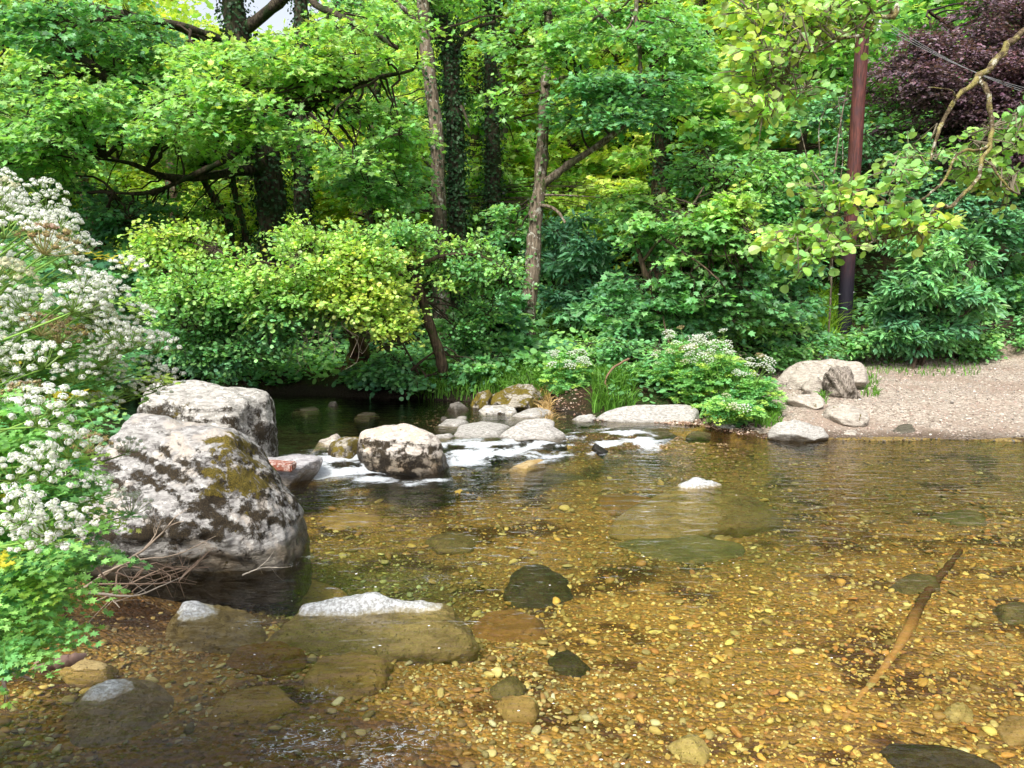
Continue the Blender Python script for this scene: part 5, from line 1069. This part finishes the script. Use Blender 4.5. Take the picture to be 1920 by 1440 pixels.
for i, gq in enumerate(grp):
    tops = np.array([at(*q) for q in gq]); m = tops.mean(0); bx = min(m[0]*.85-.25, -1.75); by = np.clip(m[1]+.1, 1.9, 2.4)
    b = np.array([bx-.08*i, by, gh(bx-.08*i, by)-.02])
    mine = np.array([at(*q) for j, q in enumerate(lp) if j % 8 == i])
    hid = i < 2
    umb_plant(names[i], b, tops, 200+i, 1., lb=mine, group='umbellifers on the left bank', leafsize=.019)
# smaller ones across the river
def far_umb(label, px, py, rx, ry, Yd, n, seed, base_px, scale=1.15, nlf=260, lo=None):
    r = np.random.default_rng(seed); b = pz(base_px, Yd); tops = []
    for _ in range(n):
        a = r.uniform(0, PI); q = math.sqrt(r.random()); tops.append(at(px+rx*1.05*q*math.cos(a), py-ry*1.1*q*math.sin(a)+6, Yd-.30+r.uniform(-.3, .25)))
    lb = []
    for _ in range(nlf):
        a = r.uniform(0, 2*PI); q = math.sqrt(r.random()); p = at(px+rx*.95*q*math.cos(a), (lo or py+45)+6+(ry*.85)*q*math.sin(a), Yd+r.uniform(-.25, .4)); p[2] = max(p[2], gh(p[0], p[1])+.03); lb.append(p)
    umb_plant(label, b, np.array(tops), seed, scale, lb=np.array(lb), leafsize=.030, seedfrac=.06, group='umbellifers on the far bank')
far_umb('white flowered umbellifer at the left of the flowering clump above the whale backed rock', 1275, 680, 50, 65, 9.7, 20, 301, 1285, lo=690, nlf=330)
far_umb('white flowered umbellifer in the middle of the flowering clump', 1345, 678, 65, 62, 9.3, 28, 302, 1365, lo=712, nlf=520)
far_umb('white flowered umbellifer leaning to the bank boulder from the clump', 1415, 705, 45, 40, 9.1, 13, 303, 1395, lo=735, nlf=220)
far_umb('umbellifer drooping over the water beside the beach boulder', 1370, 765, 48, 25, 8.55, 5, 304, 1375, lo=762, nlf=230)
far_umb('smaller white umbellifer above the far gravel bar', 1065, 690, 40, 45, 10.2, 16, 305, 1065, lo=705, nlf=300)

# ------------------------------------------------------------------ low plants, grass, twigs
def scatter_ground(name, label, cat, regions, T, lm, seed, size, hgt, bright, mult=1.):
    r = np.random.default_rng(seed); acc = Acc()
    for (x0, x1, y0, y1, n) in regions:
        n = int(n*mult); x = r.uniform(x0, x1, n); y = r.uniform(y0, y1, n); k = (riv_sd(x, y) < -.10) & (beach_mask(x, y) < .35) & ~((y < 9.5) & (x/y*FPX+960 < 1345) & (x > 0)); x, y = x[k], y[k]; n = len(x)
        cl = fbm(np.stack([x*1.4, y*1.4, 0*x+seed], -1), 3); k = cl > -.22; x, y, cl = x[k], y[k], cl[k]; n = len(x)
        z = ground_h(x, y)+r.random(n)**1.5*hgt*(1+cl*2); d = r.normal(0, 1, (n, 3)); d[:, 2] *= .3; d[:, 1] -= .4
        c = np.clip(pal(bright+.5*cl+r.normal(0, .1, n))*(1+.15*r.normal(size=(n, 1))), .004, .8)
        leaves(acc, np.stack([x, y, z], -1), d, np.array([0, -.3, 1])+r.normal(0, .4, (n, 3)), size*r.uniform(.6, 1.4, n)*(1+.02*y), c, T)
    return tag(link(name, acc.mesh(name), lm), label, cat, kind='stuff')
scatter_ground('undergrowth', 'ivy and herb undergrowth carpeting the far bank', 'undergrowth', [(-9, 2.6, 10.5, 13, 12000), (-12, 12, 13, 17, 22000), (-16, 18, 17, 24, 15000), (1.2, 4.5, 8.1, 13.2, 5200), (-11, -3.2, 5.5, 12, 9000), (5, 14, 12.8, 15, 4500)], L_ROUND, M_HERB, 400, .07, .28, .26)
scatter_ground('bank_herbs', 'leafy herbs rooted along the left bank', 'undergrowth', [(-4.5, -1.3, 1, 4.6, 4200), (-7, -2.6, 4.2, 9, 4000)], L_LOBE, M_HERB, 401, .05, .16, .45)
def grass(name, label, tufts, seed, col=(.10, .24, .03), stuff=True):
    r = np.random.default_rng(seed); acc = Acc()
    for (px, py, rx, ry, z, n, h) in tufts:
        P = np.array([on(px+rx*r.uniform(-1, 1), py+ry*r.uniform(-1, 1), z) for _ in range(n)]); P = P[riv_sd(P[:, 0], P[:, 1]) < (.03 if name != 'dry_grass' else 9)]; n = len(P)
        if n == 0: continue
        P[:, 2] = ground_h(P[:, 0], P[:, 1])
        a = r.uniform(0, 2*PI, n); hh = h*r.uniform(.5, 1.2, n); ln = hh*r.uniform(.2, .9, n)
        q = np.array([0, .4, .75, 1.]); ox = np.stack([np.cos(a), np.sin(a), 0*a], -1)
        C = P[:, None]+ox[:, None]*(ln[:, None]*q**2)[..., None]; C[..., 2] += hh[:, None]*(q-.35*q**3)
        w_ = .0045*np.array([1, .9, .6, .08]); sd_ = np.stack([-np.sin(a), np.cos(a), 0*a], -1); sd_ = nrm(sd_+r.normal(0, .5, sd_.shape))
        A = C-sd_[:, None]*w_[None, :, None]*(1+P[:, 1:2, None]*.06); B = C+sd_[:, None]*w_[None, :, None]*(1+P[:, 1:2, None]*.06); V = np.stack([A, B], 2).reshape(-1, 3)
        F = np.array([[0, 1, 3, 2], [2, 3, 5, 4], [4, 5, 7, 6]])[None]+(np.arange(n)*8)[:, None, None]
        acc.add(V, F.reshape(-1, 4), np.repeat(np.clip(np.array(col)*(1+.3*r.normal(size=(n, 1))), .005, .8), 8, 0))
    return tag(link(name, acc.mesh(name), M_HERB), label, 'grass', kind='stuff')
grass('bank_grass', 'long sedge and grass along the far bank', [(900, 730, 120, 14, .3, 2600, .34), (690, 745, 80, 10, .2, 1300, .28), (600, 745, 70, 8, .2, 700, .3), (1150, 745, 40, 10, .25, 700, .34), (1050, 650, 90, 10, .6, 1400, .3), (1130, 690, 50, 14, .4, 800, .3),
    (1440, 790, 25, 8, .1, 300, .16), (1632, 722, 16, 12, .3, 140, .12), (1540, 745, 10, 14, .2, 150, .15), (1700, 680, 140, 14, .4, 700, .12), (820, 745, 50, 8, .2, 600, .24)], 500)
grass('tall_sedge', 'tall bright sword shaped sedge at the foot of the pole', [(1545, 648, 26, 12, .6, 420, .85), (1500, 655, 30, 8, .5, 260, .5)], 501, (.22, .40, .03))
grass('dry_grass', 'dead straw coloured grass draped over the mossy boulder', [(1022, 738, 10, 14, .35, 500, .25), (1008, 724, 12, 4, .45, 200, .14)], 502, (.48, .34, .16))
def twigs(name, label, cat, paths, col, mat=None, side=True, seed=1, taper=.35):
    r = np.random.default_rng(seed); acc = Acc(); o0 = None
    for pts in paths:
        P = limb_px(pts); Q = smooth_path(P, 18)
        Q[:, :3] += r.normal(0, .12, (18, 3))*Q[:, 3:4]*2
        if o0 is None: o0 = Q[0, :3].copy()
        acc.add(*tubes(Q[None, :, :3], Q[None, :, 3], 6), np.array(col)*r.uniform(.7, 1.2))
        if side:
            for k in range(4):
                i = r.integers(5, 16); t = nrm(Q[i+1, :3]-Q[i, :3]); d = nrm(t+r.normal(0, .7, 3)); L = r.uniform(.05, .16); rr = Q[i, 3]*.5
                S_ = np.array([Q[i, :3], Q[i, :3]+d*L*.5+r.normal(0, .008, 3), Q[i, :3]+d*L]); acc.add(*tubes(S_[None], np.array([[rr, rr*.7, rr*.3]]), 4), np.array(col)*r.uniform(.7, 1.2))
    return tag(link(name, acc.mesh(name, True, o0), mat or M_TWIG, None, o0), label, cat)
DRY = (.34, .27, .21)
twigs('dead_branch', 'longest bare grey branch leaning up the large boulder', 'branch', [[(140, 1115, 3.3, .007), (200, 1075, 3.35, .007), (270, 1030, 3.4, .0055), (320, 985, 3.5, .0035), (345, 978, 3.5, .002)], [(270, 1030, 3.4, .0035), (290, 1005, 3.45, .003), (302, 975, 3.45, .0012)]], DRY, seed=1)
twigs('dead_branch', 'thin bare branch crossing below the longest one', 'branch', [[(185, 1080, 3.3, .005), (250, 1052, 3.35, .004), (330, 1040, 3.4, .003), (405, 1005, 3.5, .0012)]], DRY, seed=2)
twigs('dead_branch', 'grey stick lying along the water edge below the boulder', 'branch', [[(130, 1108, 3.1, .008), (180, 1112, 3.15, .007), (250, 1118, 3.2, .0045), (300, 1100, 3.25, .003), (345, 1080, 3.3, .0015)], [(200, 1113, 3.2, .004), (225, 1140, 3.15, .002)]], (.40, .34, .28), seed=3)
twigs('dead_branch', 'wiry twig bundle caught at the foot of the boulder', 'branch', [[(180+37*(k%3), 1062+11*k, 3.2+.05*(k%3), .0042), (225+31*(k*5%4), 1110-9*(k*3%7), 3.3, .003), (270+27*(k*3%4), 1066+13*(k*5%5), 3.35, .002), (300+23*(k*7%5), 1120-14*(k*2%6), 3.4, .0008)] for k in range(7)]+[[(335, 1090, 3.3, .002), (350+8*k, 1070-6*k, 3.35, .0015), (358+14*k, 1062-12*k, 3.4, .0008)] for k in range(4)], (.28, .20, .15), seed=4)
twigs('dead_branch', 'slender twig poking out above the dark water', 'branch', [[(455, 1078, 3.7, .004), (490, 1065, 3.8, .003), (522, 1064, 3.85, .0015)]], (.45, .40, .34), seed=5)
twigs('driftwood', 'weathered driftwood lying at the lower left water edge', 'driftwood', [[(65, 1250, 2.75, .020), (100, 1247, 2.78, .026), (135, 1238, 2.8, .022), (160, 1228, 2.85, .008)]], (.34, .22, .18), side=False, seed=6)
twigs('dead_branch', 'pale forked stick beside the driftwood at the left edge', 'branch', [[(-20, 1285, 2.6, .010), (20, 1262, 2.65, .008), (60, 1275, 2.6, .004)], [(0, 1265, 2.6, .007), (15, 1300, 2.5, .004)]], (.36, .27, .22), seed=7)
twigs('dead_branch', 'crooked brown branch hanging down the far bank', 'branch', [[(1180, 672, 10, .016), (1150, 690, 9.8, .014), (1135, 715, 9.7, .011), (1142, 745, 9.6, .008), (1128, 765, 9.5, .004)]], (.22, .14, .09), seed=8)
# sunken log
acc = Acc(); L_ = np.array([[*on(1800, 1035, -.32), .020], [*on(1740, 1110, -.29), .028], [*on(1700, 1180, -.26), .028], [*on(1670, 1225, -.24), .022], [*on(1635, 1275, -.245), .018], [*on(1590, 1340, -.255), .016], [*on(1545, 1425, -.265), .008]])
Q = smooth_path(L_, 40); Q[:, 2] = ground_h(Q[:, 0], Q[:, 1])+.022*np.linspace(.8, -.75, 40); V, F = tubes(Q[None, :, :3], Q[None, :, 3], 12)
V = V+nrm(V-np.repeat(Q[:, :3], 12, 0))*(fbm(V*14, 3)*.012)[:, None]; t = np.repeat(np.linspace(0, 1, 40), 12)[:, None]; k = sst(.42, .56, t+.05*fbm(V*20, 2)[:, None])
acc.add(V, F, np.array([.12, .065, .032])*(1-k)+np.array([.48, .29, .11])*k)
tag(link('sunken_log', acc.mesh('sunken_log', True, Q[0, :3]), M_TWIG, None, Q[0, :3]), 'dark branch with peeled orange end lying on the river bed', 'log')
# brick on the slab
def brick():
    c = at(524, 836, 6.1); slab = [o for o in bpy.data.objects if o.name == 'rock_slab'][0]
    sv = np.array([v.co[:] for v in slab.data.vertices])+np.array(slab.location); q = np.hypot(sv[:, 0]-c[0], sv[:, 1]-c[1])
    if (q < .12).any(): c[2] = sv[q < .12][:, 2].max()+.036
    else:
        k = np.argmax(sv[:, 2]-.15*q); c = sv[k]+np.array([0, 0, .028])
    bm = bmesh.new(); bmesh.ops.create_cube(bm, size=1)
    for v in bm.verts: v.co = Vector((v.co.x*.235, v.co.y*.11, v.co.z*.065))
    bmesh.ops.bevel(bm, geom=bm.edges[:], offset=.010, segments=3, affect='EDGES')
    bmesh.ops.subdivide_edges(bm, edges=bm.edges[:], cuts=2, use_grid_fill=True)
    for v in bm.verts: v.co += Vector(noise.noise_vector(v.co*22))*.005
    me = bpy.data.meshes.new('brick'); bm.to_mesh(me); bm.free()
    m, nt = newmat('worn_brick'); g = G(nt); v = g.objc(); n_ = g.noise(v, 30, 5, .7)
    g.out(g.bsdf(g.mix(g.ramp(n_, .45, .62), (.22, .075, .05), (.42, .34, .31)), .85, .2, g.bump(n_, .8, .01)))
    o = link('brick', me, m, None, c); o.rotation_euler = (.05, .04, -.12); tag(o, 'weathered red brick resting on the slab behind the boulder', 'brick')
brick()
# fallen leaves
def fallen(label, p, s, col, seed, nv=(0, -.3, 1), floaty=True):
    r = np.random.default_rng(seed); acc = Acc(); leaves(acc, np.array([p]), r.normal(0, 1, (1, 3))*np.array([1, 1, .1]), np.array([nv])+r.normal(0, .1, (1, 3)), np.array([s]), np.array([col]), L_SYC)
    tag(link('fallen_leaf', acc.mesh('fallen_leaf', False, p), M_SYC, None, p), label, 'leaf')
fallen('lone yellow leaf floating in mid river', on(940, 1003, .012), .06, (.62, .58, .18), 1)
fallen('small ochre leaf floating near the rapids lip', on(858, 919, .012), .06, (.42, .30, .06), 2)
r = np.random.default_rng(31)
# floating flecks of foam
acc = Acc(); n = 240; y = 2.3*(6.5/2.3)**(r.random(n)**1.3); x = (r.beta(2, 2, n)*1.2-.62)*y
k = riv_sd(x, y) > .1; x, y = x[k], y[k]; n = len(x); an = np.arange(7)/7*2*PI; disc = np.vstack([[0, 0, .3], np.stack([np.cos(an), np.sin(an)*.6, 0*an], -1)]); F = np.array([[0, 1+i, 1+(i+1) % 7] for i in range(7)])
s = .0015+.006*r.random(n)**3; a = r.uniform(-.5, .5, n); M_ = np.stack([np.stack([np.cos(a), np.sin(a), 0*a], -1), np.stack([-np.sin(a), np.cos(a), 0*a], -1), np.tile([0, 0, 1.], (n, 1))], 1)*s[:, None, None]
acc.add(*instances(disc, F, M_, np.stack([x, y, .006+0*x], -1), np.full((n, 3), .85)))
tag(link('foam_flecks', acc.mesh('foam_flecks'), tint_mat('foam_fleck', .4, .4, 20, .1, 0)), 'tiny white flecks of foam drifting on the pool', 'foam', kind='stuff')
